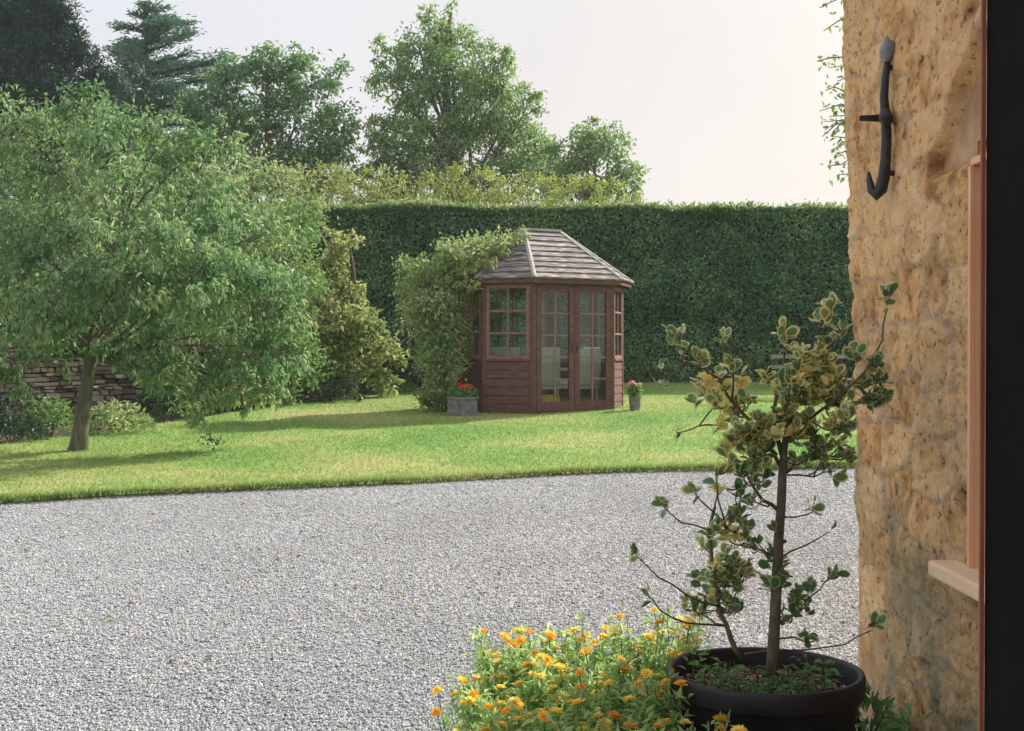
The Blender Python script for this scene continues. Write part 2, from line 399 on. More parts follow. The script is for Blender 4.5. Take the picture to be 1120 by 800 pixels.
def blademat():
    m, N, L, B = nodemat('grass_blades')
    tcn = N.new('ShaderNodeTexCoord'); at = N.new('ShaderNodeAttribute'); at.attribute_name = 'rnd'
    a = N.new('ShaderNodeTexNoise'); a.inputs['Scale'].default_value = .55; a.inputs['Detail'].default_value = 4
    L.new(tcn.outputs['Object'], a.inputs['Vector'])
    ma = N.new('ShaderNodeMath'); ma.operation = 'MULTIPLY_ADD'; ma.inputs[1].default_value = .22; L.new(at.outputs['Fac'], ma.inputs[0])
    ad = N.new('ShaderNodeMath'); ad.operation = 'ADD'; ad.inputs[1].default_value = -.11; L.new(a.outputs['Fac'], ad.inputs[0]); L.new(ad.outputs[0], ma.inputs[2])
    r = N.new('ShaderNodeValToRGB'); set_ramp(r, [(.28, (.15, .32, .08)), (.5, (.27, .40, .12)), (.66, (.42, .46, .19)), (.8, (.54, .49, .28))])
    L.new(ma.outputs[0], r.inputs[0]); L.new(r.outputs['Color'], B.inputs['Base Color'])
    B.inputs['Roughness'].default_value = .7; B.inputs['Specular IOR Level'].default_value = .2
    tr = N.new('ShaderNodeBsdfTranslucent'); L.new(r.outputs['Color'], tr.inputs['Color'])
    ms = N.new('ShaderNodeMixShader'); ms.inputs[0].default_value = .35
    out = [n for n in N if n.type == 'OUTPUT_MATERIAL'][0]
    L.new(B.outputs[0], ms.inputs[1]); L.new(tr.outputs[0], ms.inputs[2]); L.new(ms.outputs[0], out.inputs['Surface'])
    return m
M['blade'] = blademat()
GRAV = [(0, (.15, .17, .20)), (.12, (.34, .365, .40)), (.5, (.43, .45, .48)), (.74, (.50, .50, .49)), (.88, (.54, .56, .58)), (1, (.66, .68, .70))]
def gravelmat():
    m, N, L, B = nodemat('gravel_bed')
    tcn = N.new('ShaderNodeTexCoord')
    v = N.new('ShaderNodeTexVoronoi'); v.inputs['Scale'].default_value = 100
    L.new(tcn.outputs['Object'], v.inputs['Vector'])
    sp = N.new('ShaderNodeSeparateColor'); L.new(v.outputs['Color'], sp.inputs['Color'])
    r = N.new('ShaderNodeValToRGB'); set_ramp(r, GRAV); L.new(sp.outputs['Red'], r.inputs[0])
    n = N.new('ShaderNodeTexNoise'); n.inputs['Scale'].default_value = .9; n.inputs['Detail'].default_value = 5; L.new(tcn.outputs['Object'], n.inputs['Vector'])
    r2 = N.new('ShaderNodeValToRGB'); set_ramp(r2, [(.35, (.78, .77, .76)), (.65, (1, 1, 1))]); L.new(n.outputs['Fac'], r2.inputs[0])
    mx = N.new('ShaderNodeMix'); mx.data_type = 'RGBA'; mx.blend_type = 'MULTIPLY'; mx.inputs['Factor'].default_value = 1
    L.new(r.outputs['Color'], mx.inputs['A']); L.new(r2.outputs['Color'], mx.inputs['B']); L.new(mx.outputs['Result'], B.inputs['Base Color'])
    B.inputs['Roughness'].default_value = .9
    bp = N.new('ShaderNodeBump'); bp.invert = True; bp.inputs['Strength'].default_value = 1; bp.inputs['Distance'].default_value = .012
    L.new(v.outputs['Distance'], bp.inputs['Height']); L.new(bp.outputs['Normal'], B.inputs['Normal'])
    return m
M['gravel'] = gravelmat()
def pebblemat():
    m, N, L, B = nodemat('gravel_pebbles')
    at = N.new('ShaderNodeAttribute'); at.attribute_name = 'rnd'
    r = N.new('ShaderNodeValToRGB'); set_ramp(r, GRAV); L.new(at.outputs['Fac'], r.inputs[0])
    L.new(r.outputs['Color'], B.inputs['Base Color']); B.inputs['Roughness'].default_value = .85; B.inputs['Specular IOR Level'].default_value = .25
    return m
M['pebble'] = pebblemat()
def wallmat():
    m, N, L, B = nodemat('ochre_rubble_stone')
    sid = N.new('ShaderNodeAttribute'); sid.attribute_name = 'rnd'
    jo = N.new('ShaderNodeAttribute'); jo.attribute_name = 'joint'
    tcn = N.new('ShaderNodeTexCoord')
    n1 = N.new('ShaderNodeTexNoise'); n1.inputs['Scale'].default_value = 8.5; n1.inputs['Detail'].default_value = 8; n1.inputs['Roughness'].default_value = .65
    n2 = N.new('ShaderNodeTexNoise'); n2.inputs['Scale'].default_value = 34; n2.inputs['Detail'].default_value = 6; n2.inputs['Roughness'].default_value = .7
    n3 = N.new('ShaderNodeTexNoise'); n3.inputs['Scale'].default_value = 2.4; n3.inputs['Detail'].default_value = 5
    for n in (n1, n2, n3): L.new(tcn.outputs['Object'], n.inputs['Vector'])
    ma = N.new('ShaderNodeMath'); ma.operation = 'MULTIPLY_ADD'; ma.inputs[1].default_value = .20; L.new(sid.outputs['Fac'], ma.inputs[0])
    mb = N.new('ShaderNodeMath'); mb.operation = 'ADD'; mb.inputs[1].default_value = -.10; L.new(n1.outputs['Fac'], mb.inputs[0]); L.new(mb.outputs[0], ma.inputs[2])
    r = N.new('ShaderNodeValToRGB'); set_ramp(r, [(.28, (.34, .17, .07)), (.40, (.64, .36, .15)), (.52, (.85, .53, .25)), (.66, (.90, .62, .34)), (.8, (.88, .72, .50))])
    L.new(ma.outputs[0], r.inputs[0])
    # mortar tone
    mo = N.new('ShaderNodeMix'); mo.data_type = 'RGBA'; mo.inputs['B'].default_value = (.62, .43, .27, 1)
    L.new(jo.outputs['Fac'], mo.inputs['Factor']); L.new(r.outputs['Color'], mo.inputs['A'])
    # grey-green lichen bloom, mostly on the lower courses
    sx = N.new('ShaderNodeSeparateXYZ'); L.new(tcn.outputs['Object'], sx.inputs[0])
    h = N.new('ShaderNodeMapRange'); h.inputs['From Min'].default_value = .3; h.inputs['From Max'].default_value = 1.9; h.inputs['To Min'].default_value = .95; h.inputs['To Max'].default_value = 0
    L.new(sx.outputs['Z'], h.inputs['Value'])
    lm = N.new('ShaderNodeMapRange'); lm.inputs['From Min'].default_value = .42; lm.inputs['From Max'].default_value = .6
    L.new(n3.outputs['Fac'], lm.inputs['Value'])
    lf = N.new('ShaderNodeMath'); lf.operation = 'MULTIPLY'; L.new(h.outputs[0], lf.inputs[0]); L.new(lm.outputs[0], lf.inputs[1])
    ld = N.new('ShaderNodeMix'); ld.data_type = 'RGBA'; ld.inputs['B'].default_value = (.30, .28, .18, 1)
    L.new(lf.outputs[0], ld.inputs['Factor']); L.new(mo.outputs['Result'], ld.inputs['A'])
    # dark pits
    pm = N.new('ShaderNodeMapRange'); pm.inputs['From Min'].default_value = .37; pm.inputs['From Max'].default_value = .43; pm.inputs['To Min'].default_value = .42; pm.inputs['To Max'].default_value = 1
    L.new(n2.outputs['Fac'], pm.inputs['Value'])
    pv = N.new('ShaderNodeVectorMath'); pv.operation = 'SCALE'; L.new(ld.outputs['Result'], pv.inputs[0]); L.new(pm.outputs[0], pv.inputs['Scale'])
    L.new(pv.outputs['Vector'], B.inputs['Base Color']); B.inputs['Roughness'].default_value = .95; B.inputs['Specular IOR Level'].default_value = .15
    bp = N.new('ShaderNodeBump'); bp.inputs['Strength'].default_value = .7; bp.inputs['Distance'].default_value = .008
    L.new(n2.outputs['Fac'], bp.inputs['Height'])
    bq = N.new('ShaderNodeBump'); bq.inputs['Strength'].default_value = .8; bq.inputs['Distance'].default_value = .03
    L.new(n1.outputs['Fac'], bq.inputs['Height']); L.new(bp.outputs['Normal'], bq.inputs['Normal']); L.new(bq.outputs['Normal'], B.inputs['Normal'])
    return m
M['wall'] = wallmat()

# ------------------------------------------------------------------ foliage builders
def unit(a): return a / np.maximum(np.linalg.norm(a, axis=1, keepdims=True), 1e-9)

def leaf_arrays(Pn, D, Nn, Ls, Ws, fold=.25, curl=.15):
    """a folded lozenge leaf at each point: 2 quads-ish (4 tris -> 2 faces of 3)"""
    D = unit(D); S = unit(np.cross(D, Nn)); Nn = unit(np.cross(S, D))
    Ls = Ls[:, None]; Ws = Ws[:, None]
    b = Pn; t = Pn + D * Ls - Nn * Ls * curl
    m = Pn + D * Ls * .45
    l = m - S * Ws * .5 + Nn * Ws * fold; r = m + S * Ws * .5 + Nn * Ws * fold
    V = np.stack([b, l, t, r], axis=1).reshape(-1, 3)
    k = np.arange(len(Pn))[:, None] * 4
    Fc = np.concatenate([k + [0, 2, 1], k + [0, 3, 2]], axis=1).reshape(-1, 3)
    return V, Fc

def leaves_obj(name, Pn, D, Nn, Ls, Ws, mat, parent=None, rnd=None, **kw):
    V, Fc = leaf_arrays(Pn, D, Nn, Ls, Ws, **kw)
    if rnd is None: rnd = RNG.random(len(Pn))
    me = np_mesh(name, V, Fc, mat, attrs={'rnd': ('POINT', np.repeat(rnd, 4))})
    return link(name, me, parent)

def curve(a, b, sag=0.0, n=6, wob=0.0):
    a, b = np.array(a, float), np.array(b, float)
    pts = []
    w1 = RNG.normal(0, wob, 3); w2 = RNG.normal(0, wob, 3)
    for i in range(n):
        t = i / (n - 1)
        p = a * (1 - t) + b * t
        p[2] += sag * 4 * t * (1 - t)
        p = p + w1 * math.sin(math.pi * t) + w2 * math.sin(2 * math.pi * t) * .5
        pts.append(p)
    return pts

def crown(blobs, per_m2, leaf, mat, parent, name='crown', droop=0.2, cl_r=.22, aspect=.45, clusters=26, up=.5, shell=.5, twigs=None, twig_r=.01, spread=1.0):
    """blobs: list of (centre xyz, radius or (rx,ry,rz)). Leaves gather in clumps on and inside each blob."""
    PP, DD, NN, LL = [], [], [], []
    for c, r in blobs:
        c = np.array(c, float); r3 = np.array(r if hasattr(r, '__len__') else (r, r, r), float)
        rm = r3.mean()
        nc = max(6, int(clusters * (rm / 1.0) ** 0.6))
        d = unit(RNG.normal(size=(nc, 3))); rad = shell + (1 - shell) * RNG.random(nc)
        rad = rad * (0.9 + .25 * RNG.random(nc))
        cc = c + d * r3 * rad[:, None]
        n = int(per_m2 * 4 * math.pi * rm ** 2)
        w = RNG.random(nc) + .4; w /= w.sum()
        ci = RNG.choice(nc, n, p=w)
        s = cl_r * rm * (0.6 + .8 * RNG.random(nc))
        off = RNG.normal(size=(n, 3)) * s[ci][:, None]
        off[:, 2] *= .75
        p = cc[ci] + off * spread
        outw = unit(p - c)
        dirv = unit(RNG.normal(size=(n, 3)) + outw * .8 + np.array([0, 0, -1]) * droop * 3)
        nn = unit(RNG.normal(size=(n, 3)) * .6 + outw * .4 + np.array([0, 0, up]))
        PP.append(p); DD.append(dirv); NN.append(nn); LL.append(leaf * (.6 + .8 * RNG.random(n)))
        if twigs is not None:
            for k in range(0, nc, 2):
                twigs.tube(curve(c, cc[k], 0.05 * rm, 4, .04 * rm), [twig_r, twig_r * .8, twig_r * .6, twig_r * .35], 4, cap=False)
    PP, DD, NN, LL = map(np.concatenate, (PP, DD, NN, LL))
    return leaves_obj(name, PP, DD, NN, LL, LL * aspect, mat, parent)

def plant(name, label, cat, base, blobs, per_m2, leaf, mat, bark, trunk_r, trunk_path=None, zmin=0.0, group=None, parts=('trunk', 'crown'), **kw):
    """a woody plant: tapered trunk with limbs to every clump and a leafy crown. World coordinates, Empty at the base."""
    root = tag(empty(name, base), label, cat, group)
    B = np.array(base, float)
    if trunk_path is None:
        top = np.mean([np.array(b[0]) for b in blobs], axis=0); top[2] = max(b[0][2] for b in blobs)
        trunk_path = curve(B - [0, 0, .1], top, 0, 8, .03 * (top[2] - B[2]))
    tp = [np.array(p, float) for p in trunk_path]
    mb = MB()
    n = len(tp)
    rr = [trunk_r * (1.35 if i == 0 else 1.0) * (1 - .8 * i / (n - 1)) + trunk_r * .05 for i in range(n)]
    mb.tube([p - B for p in tp], rr, 10)
    lb = [((np.array(c) - B), r) for c, r in blobs]
    for c, r in lb:
        # limb leaves the trunk lower than the clump it feeds
        zt = max(c[2] * .62, zmin)
        j = int(np.argmin([abs((p - B)[2] - zt) for p in tp])); j = min(max(j, 1), n - 2)
        a = tp[j] - B
        rl = min(rr[j] * .5, trunk_r * (.28 if zmin else .5))
        mb.tube(curve(a, c, .06 * np.linalg.norm(c - a), 6, .04 * np.linalg.norm(c - a)), [rl, rl * .85, rl * .7, rl * .5, rl * .35, rl * .2], 6)
    tw = mb
    crown(lb, per_m2, leaf, mat, root, name=parts[1], twigs=tw, twig_r=max(trunk_r * .09, .004), **kw)
    mb.build(parts[0], bark, root, smooth=True)
    return root

# ================================================================== GROUND
def edgeY(x):   # border between gravel and lawn
    return np.interp(x, [-40, -12, -4.05, -2.4, -.5, 1.2, 3.25, 8, 40], [6, 8.2, 10.15, 10.75, 11.45, 12.0, 12.35, 12.9, 15]) + .05 * np.sin(np.asarray(x) * 1.7)
def bedY(x):    # far border of the lawn
    return np.interp(x, [-40, -9, -5.6, -4.7, -3.7, -2.1, -1.0, -.2, 40], [9.0, 12.5, 14.1, 16.0, 19.2, 22.0, 23.4, 25.0, 25.0])

def sheet(name, x0, x1, ylo, yhi, nx, ny, dz, mat, kind='structure', rough=0.0, edge=None):
    X = np.linspace(x0, x1, nx); T = np.linspace(0, 1, ny)
    XX, TT = np.meshgrid(X, T)
    lo = ylo(XX) if callable(ylo) else ylo + 0 * XX
    hi = yhi(XX) if callable(yhi) else yhi + 0 * XX
    YY = lo + (hi - lo) * TT
    ZZ = g(YY) + dz + rough * fbm(XX * .8, YY * .8, seed=5)
    if edge: ZZ[0, :] -= edge; ZZ[-1, :] -= edge
    V = np.stack([XX, YY, ZZ], -1).reshape(-1, 3)
    i = np.arange((ny - 1) * nx).reshape(ny - 1, nx)[:, :-1].ravel()
    Fc = np.stack([i, i + 1, i + nx + 1, i + nx], 1)
    o = link(name, np_mesh(name, V, Fc, mat, smooth=True))
    return tag(o, kind=kind)

o = sheet('ground', -300, 300, -60, 400, 61, 461, -.03, M['soil'])
tag(o, 'dark earth ground under the garden')
o = sheet('gravel_drive', -12, 12, -6, lambda x: edgeY(x) + .05, 80, 120, .004, M['gravel'])
tag(o, 'pale grey gravel drive')
o = sheet('lawn', -12, 20, edgeY, bedY, 260, 200, .035, M['lawn'], rough=.02, edge=.05)
tag(o, 'sunlit mown lawn')

# loose pebbles lying over the drive
def pebbles():
    n = 330000
    Y = 3.4 + (RNG.random(n) ** 1.15) * 9.6
    X = (RNG.random(n) * 2 - 1) * (Y * .42 + .6)
    ok = (Y < edgeY(X) + .02) & (X < 4.2) & ~((X > 1.3) & (Y < 5.05))
    X, Y = X[ok], Y[ok]; n = len(X)
    s = .0036 + .0045 * RNG.random(n) ** 1.6 + .005 * (RNG.random(n) < .012)
    base = np.array([[1, 0, 0], [0, 1, 0], [-1, 0, 0], [0, -1, 0], [0, 0, .7], [0, 0, -.6]])
    ang = RNG.random(n) * 6.283
    j = 1 + .45 * (RNG.random((n, 6, 1)) - .5)
    b = base[None] * j + .25 * (RNG.random((n, 6, 3)) - .5)
    c, si = np.cos(ang)[:, None], np.sin(ang)[:, None]
    el = (1.0 + .5 * RNG.random(n))[:, None]
    x = b[:, :, 0] * el; y = b[:, :, 1]
    bx = x * c - y * si; by = x * si + y * c
    V = np.stack([bx, by, b[:, :, 2]], -1) * s[:, None, None]
    V += np.stack([X, Y, g(Y) + .006 + s * .35], -1)[:, None, :]
    fc = np.array([[0, 1, 4], [1, 2, 4], [2, 3, 4], [3, 0, 4], [1, 0, 5], [2, 1, 5], [3, 2, 5], [0, 3, 5]])
    Fc = (np.arange(n)[:, None, None] * 6 + fc[None]).reshape(-1, 3)
    o = link('gravel_stones', np_mesh('gravel_stones', V.reshape(-1, 3), Fc, M['pebble'], attrs={'rnd': ('POINT', np.repeat(RNG.random(n), 6))}))
    tag(o, 'loose grey and white chippings spread over the drive', 'gravel', kind='stuff')
pebbles()

def drive_litter():
    n = 260
    Y = 5.2 + 7 * RNG.random(n) ** .8; X = (RNG.random(n) * 2 - 1) * (Y * .42 + .5); X = np.where(RNG.random(n) < .45, X, -np.abs(X) * .9)
    ok = (Y < edgeY(X) - .02) & (X < 1.1 + (Y > 5.1) * 4); X, Y = X[ok], Y[ok]; n = len(X)
    P_ = np.stack([X, Y, g(Y) + .014], -1); Ls = .018 + .03 * RNG.random(n)
    m = leafmat('fallen_leaf', [(0, (.16, .10, .05)), (.5, (.36, .26, .12)), (1, (.50, .44, .20))], .1, .8, .2, 3)
    o = leaves_obj('fallen_leaves', P_, RNG.normal(0, 1, (n, 3)) * [1, 1, .12], RNG.normal(0, .25, (n, 3)) + [0, 0, 1], Ls, Ls * .6, m)
    tag(o, 'small dry leaves scattered on the gravel drive', 'leaves', kind='stuff')
drive_litter()
def grass():
    n = 240000
    Y = 8 + RNG.random(n) ** 1.1 * 17.5
    X = (RNG.random(n) * 2 - 1) * (Y * .42 + .8)
    # extra rough fringe along the gravel edge
    m = 22000
    Xe = RNG.random(m) * 14 - 7; Ye = edgeY(Xe) + np.abs(RNG.normal(0, .05, m)) - .02 - .07 * np.clip(fbm(Xe * 2.2, Xe * 0 + 2, seed=15), 0, 1)
    X = np.concatenate([X, Xe]); Y = np.concatenate([Y, Ye])
    h = np.concatenate([.018 + .022 * RNG.random(n), .03 + .045 * RNG.random(m)])
    ok = (Y > edgeY(X) - .08) & (Y < bedY(X) + .1)
    X, Y, h = X[ok], Y[ok], h[ok]; n = len(X)
    a = RNG.random(n) * 6.283; w = .004 + .004 * RNG.random(n)
    lean = RNG.normal(0, .5, (n, 2)) * h[:, None]
    z = g(Y) + .03 + .02 * fbm(X * .8, Y * .8, seed=5)
    p = np.stack([X, Y, z], -1)
    s = np.stack([np.cos(a) * w, np.sin(a) * w, 0 * w], -1)
    t = p + np.concatenate([lean, h[:, None]], 1)
    V = np.stack([p - s, p + s, t], 1).reshape(-1, 3)
    Fc = np.arange(n * 3).reshape(-1, 3)
    o = link('grass', np_mesh('grass', V, Fc, M['blade'], attrs={'rnd': ('POINT', np.repeat(RNG.random(n), 3))}))
    tag(o, 'short mown grass blades of the lawn', 'grass', kind='stuff')
grass()

# ================================================================== STONE HOUSE
XW = 1.32; YC = 5.0; HW = 4.4
house = tag(empty('stone_house', (XW, YC, 0)), 'ochre rubble stone house wall with its window beside the doorway', 'house')
def house_wall():
    # path: from the inner corner (XW,1.15) out to the house corner (XW,YC) then round it along +X
    s1 = np.concatenate([np.arange(0, 1.9, .04), np.arange(1.9, 3.95, .009), np.arange(3.95, 8.5, .05)])
    z = np.concatenate([np.arange(-.1, .3, .03), np.arange(.3, 3.0, .009), np.arange(3.0, HW + .03, .05)])
    Y0 = 1.15; Lw = YC - Y0
    S, Z = np.meshgrid(s1, z)
    R = .035
    # corner rounding
    on1 = S <= Lw
    X = np.where(on1, XW, XW + (S - Lw)); Y = np.where(on1, Y0 + S, YC)
    NX = np.where(on1, -1.0, 0.0); NY = np.where(on1, 0.0, 1.0)
    w = np.clip((S - Lw) / (2 * R) + .5, 0, 1)
    NX = -(np.cos(w * math.pi / 2)); NY = np.sin(w * math.pi / 2)
    pull = R * np.exp(-((S - Lw) / R) ** 2) * .42
    X = X + pull; Y = Y - pull
    # batter: the corner leans outwards a little higher up, plus a gentle waver
    lean = -.028 * (Z - 1.4) - .012 * fbm(Z * 2.2, S * 0 + 3.0, seed=21)
    X = X + lean * np.where(on1, np.clip((S - 2.2) / 1.4, 0, 1), 1)
    wx = S + .10 * fbm(S * 3, Z * 3, seed=1); wz = Z + .05 * fbm(S * 3, Z * 3, seed=9)
    f1, f2, cid = cells(wx / .34, wz / .17, seed=4)
    gap = f2 - f1
    joint = 1 - np.clip((gap - .03) / .10, 0, 1)
    joint = joint * np.clip(.75 + 1.2 * fbm(S * 2.1, Z * 2.1, seed=33), 0, 1)
    d = .006 * (1 - joint) + .008 * (cid - .5)
    d = d + .016 * fbm(S * 7, Z * 9, seed=40, o=4)
    d = d + .006 * fbm(S * 22, Z * 26, seed=44, o=3) - .008 * np.clip(.12 - np.abs(fbm(S * 6, Z * 9, seed=47, o=3)), 0, 1) / .12
    pit = np.clip(-fbm(S * 32, Z * 38, seed=50, o=3) - .32, 0, 1)
    d = d - .022 * pit
    pit2 = np.clip(-fbm(S * 12, Z * 16, seed=60, o=3) - .40, 0, 1); d = d - .045 * pit2
    YYc = Y0 + S
    notch = np.clip((4.03 - YYc) / .03, 0, 1) * np.clip((Z - 1.985) / .03, 0, 1) * np.clip((2.045 + (4.03 - YYc) * .75 + .02 * fbm(S * 9, Z * 9, seed=77) - Z) / .03, 0, 1) * (Z < 2.36)
    X = X + .055 * notch * on1
    rim = np.minimum(np.maximum(np.abs(YYc - 3.03) - .62, np.abs(Z - 1.39) - .595) / .05, 1.0)
    rim = np.clip(np.where(rim < 0, 0, rim), 0, 1); d = d * rim + .004 * (1 - rim)
    X = X + NX * d; Y = Y + NY * d
    V = np.stack([X - XW, Y - YC, Z], -1).reshape(-1, 3)
    ny, nx = S.shape
    i = np.arange((ny - 1) * nx).reshape(ny - 1, nx)[:, :-1].ravel()
    cy = (Y0 + S).reshape(-1)[i]; cz = Z.reshape(-1)[i]
    hole = (cy > 2.42) & (cy < 3.642) & (cz > .80) & (cz < 1.985) 
    i = i[~hole]
    Fc = np.stack([i, i + nx, i + nx + 1, i + 1], 1)
    me = np_mesh('wall', V, Fc, M['wall'], smooth=True, attrs={'rnd': ('POINT', cid.ravel()), 'joint': ('POINT', joint.ravel())})
    link('wall', me, house)
house_wall()
hb = MB()
ox, oy = XW, YC
def hbx(mb, x0, x1, y0, y1, z0, z1, mi=0): mb.box(x0 - ox, x1 - ox, y0 - oy, y1 - oy, z0, z1, mi)
# body of the wall behind the rubble skin, around the window
hbx(hb, XW + .03, XW + .5, 3.72, YC - .03, 0, HW)
hbx(hb, XW + .03, XW + .5, 1.15, 2.41, 0, HW)
hbx(hb, XW + .03, XW + .5, 2.41, 3.72, 0, .79)
hbx(hb, XW + .03, XW + .5, 2.41, 3.72, 2.06, HW)
hbx(hb, XW + .5, 7.0, YC - .5, YC - .03, 0, HW)
hbx(hb, 7.0, 7.4, -4.0, YC - .03, 0, HW)
hbx(hb, .62, XW + .5, .95, 1.15, 0, HW)         # wall beside the doorway
hb.build('inner_wall', M['lintel'], house)
# window: reveal, lintel, frame, pane, sill
wr = MB()
hbx(wr, XW - .016, XW + .32, 3.645, 3.665, .83, 1.978)
hbx(wr, XW - .016, XW + .32, 2.415, 2.435, .83, 1.978)
hbx(wr, XW - .016, XW + .32, 2.437, 3.643, 1.98, 2.0)
wroot = wr.build('window', M['peach'], house)
tag(wroot, 'window recess with peach painted sides')
wf = MB()
for (a, b, c, d) in ((2.44, 2.50, .84, 1.975), (3.58, 3.64, .84, 1.975), (2.50, 3.58, .84, .90), (2.50, 3.58, 1.915, 1.975), (3.02, 3.06, .90, 1.915), (2.50, 3.02, 1.40, 1.43), (3.06, 3.58, 1.40, 1.43)):
    hbx(wf, XW + .20, XW + .25, a, b, c, d)
wf.build('frame', M['whitepaint'], wroot, bevel=.004)
wg = MB(); hbx(wg, XW + .222, XW + .228, 2.46, 3.62, .87, 1.95); wg.build('pane', M['glass'], wroot)
ws = MB(); hbx(ws, XW - .085, XW + .20, 2.30, 3.80, .785, .832); ws.build('sill', M['sill'], wroot, bevel=.008)
# rough stone lintel with a hewn underside
lt = MB()
yl = np.linspace(2.2, 4.02, 26); prev = None
for k in range(len(yl) - 1):
    def sec(y):
        n = float(fbm(np.array([y * 5]), np.array([1.0]), seed=70)[0]); q = min(1, (4.02 - y) / .3)
        x = XW + .07 - .018 * n
        return [(x - ox + .0, y - oy, 2.052 + .10 * (1 - q)), (XW + .1 - ox, y - oy, 2.052 + .10 * (1 - q)), (XW + .1 - ox, y - oy, 2.25 - .03 * (1 - q)), (x + .03 - ox, y - oy, 2.25 - .03 * (1 - q) + .015 * n)]
    A, Bq = sec(yl[k]), sec(yl[k + 1])
    lt.hexa([A[0], A[1], Bq[1], Bq[0], A[3], A[2], Bq[2], Bq[3]])
lt.build('lintel', M['lintel'], house)
# roof over the house
rf = MB()
rf.hexa([(-.35, -9.2, HW - .05), (3.2, -9.2, HW + 2.4), (3.2, .3, HW + 2.4), (-.35, .3, HW - .05), (-.35, -9.2, HW + .07), (3.2, -9.2, HW + 2.52), (3.2, .3, HW + 2.52), (-.35, .3, HW + .07)])
rf.hexa([(3.2, -9.2, HW + 2.4), (6.6, -9.2, HW - .05), (6.6, .3, HW - .05), (3.2, .3, HW + 2.4), (3.2, -9.2, HW + 2.52), (6.6, -9.2, HW + .07), (6.6, .3, HW + .07), (3.2, .3, HW + 2.52)])
rf.build('roof', M['tile'], house)
gb = MB()
gb.add([(0.0, -.1, HW), (6.2, -.1, HW), (3.2, -.1, HW + 2.3), (0.0, -.4, HW), (6.2, -.4, HW), (3.2, -.4, HW + 2.3)], [(0, 2, 1), (3, 4, 5), (0, 1, 4, 3), (1, 2, 5, 4), (2, 0, 3, 5)])
gb.build('gable', M['lintel'], house)

# door frame next to the camera
jr = tag(empty('door_frame', (.3465, .95, 0)), 'near black door post of the doorway, filling the edge beside the house wall', 'door frame')
jb = MB(); jb.box(.004, .20, -.30, 0, -.02, 2.25); jb.build('post', M['jamb'], jr, bevel=.003)
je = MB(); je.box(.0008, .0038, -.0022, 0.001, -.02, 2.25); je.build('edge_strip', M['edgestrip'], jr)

# iron wall tie
tie = tag(empty('iron_wall_hook', (1.20, 4.36, 2.25)), 'black wrought iron hook with a leaf tip and cross pin fixed to the stone wall', 'iron hook')
def tp(px, py, dy=0.0):
    q = P(px, py, 4.36 + dy); return q - np.array([1.20, 4.36, 2.25])
b = MB()
b.tube([tp(970, 66), tp(967.5, 85), tp(966, 108), tp(968, 128), tp(969, 150), tp(968, 175), tp(966, 195), tp(963, 208, .01), tp(958, 214, .02), tp(953, 209, .03), tp(950.5, 198, .035), tp(949.5, 189, .035)],
       [.011, .013, .0145, .016, .017, .018, .020, .021, .019, .015, .011, .006], 12)
b.build('bar', M['iron'], tie, smooth=True)
b = MB()
b.tube([tp(969, 68), tp(970, 58, -.01), tp(970.5, 50, -.015), tp(967.5, 41, -.02)], [.012, .027, .024, .004], 12)
b.build('leaf_tip', M['ironleaf'], tie, smooth=True)
b = MB()
b.hexa([tuple(tp(939, 133)), tuple(tp(939, 133, .025)), tuple(tp(980, 135, .025)), tuple(tp(980, 135)), tuple(tp(939, 127)), tuple(tp(939, 127, .025)), tuple(tp(980, 125, .025)), tuple(tp(980, 125))])
b.tube([tp(967, 120, -.02), tp(968, 129, -.026), tp(969, 138, -.02)], [.016, .026, .016], 8)
b.build('cross_pin', M['iron'], tie, bevel=.003)
for py in (75, 190):
    b = MB(); q = tp(968, py); b.tube([q, q + np.array([.11, 0, 0])], .01, 8); b.build('fixing_stud', M['iron'], tie)

# ================================================================== SUMMERHOUSE
GZ = 0.545
sh = tag(empty('summerhouse', (.885, 18.34, GZ), math.radians(29.7)), 'red-brown wooden octagonal summerhouse with glazed doors on the lawn before the hedge', 'summerhouse')
W2, CH, DP = .68, .516, 1.77     # half door-face width, chamfer leg, depth
foot = [(-W2, 0), (W2, 0), (W2 + CH, CH), (W2 + CH, DP - CH), (W2, DP), (-W2, DP), (-W2 - CH, DP - CH), (-W2 - CH, CH)]
HWALL = 1.95
def frame_of(a, b):
    L = math.hypot(b[0] - a[0], b[1] - a[1]); e = ((b[0] - a[0]) / L, (b[1] - a[1]) / L)
    return (a, e, (e[1], -e[0])), L
pl = MB()
for i in range(8):
    fr, L = frame_of(foot[i], foot[(i + 1) % 8])
    pl.fbox(fr, -.01, L + .01, -.10, .05, -.05, .022)
pl.build('plinth', M['redwood_h'], sh, bevel=.004)
fl = MB(); fl.add([(x * .97, (y - DP / 2) * .97 + DP / 2, .03) for x, y in foot] + [(x * .97, (y - DP / 2) * .97 + DP / 2, -.05) for x, y in foot], [tuple(range(8)), tuple(range(15, 7, -1))] + [(i, i + 8, (i + 1) % 8 + 8, (i + 1) % 8) for i in range(8)])
fl.build('floor', M['floor'], sh)
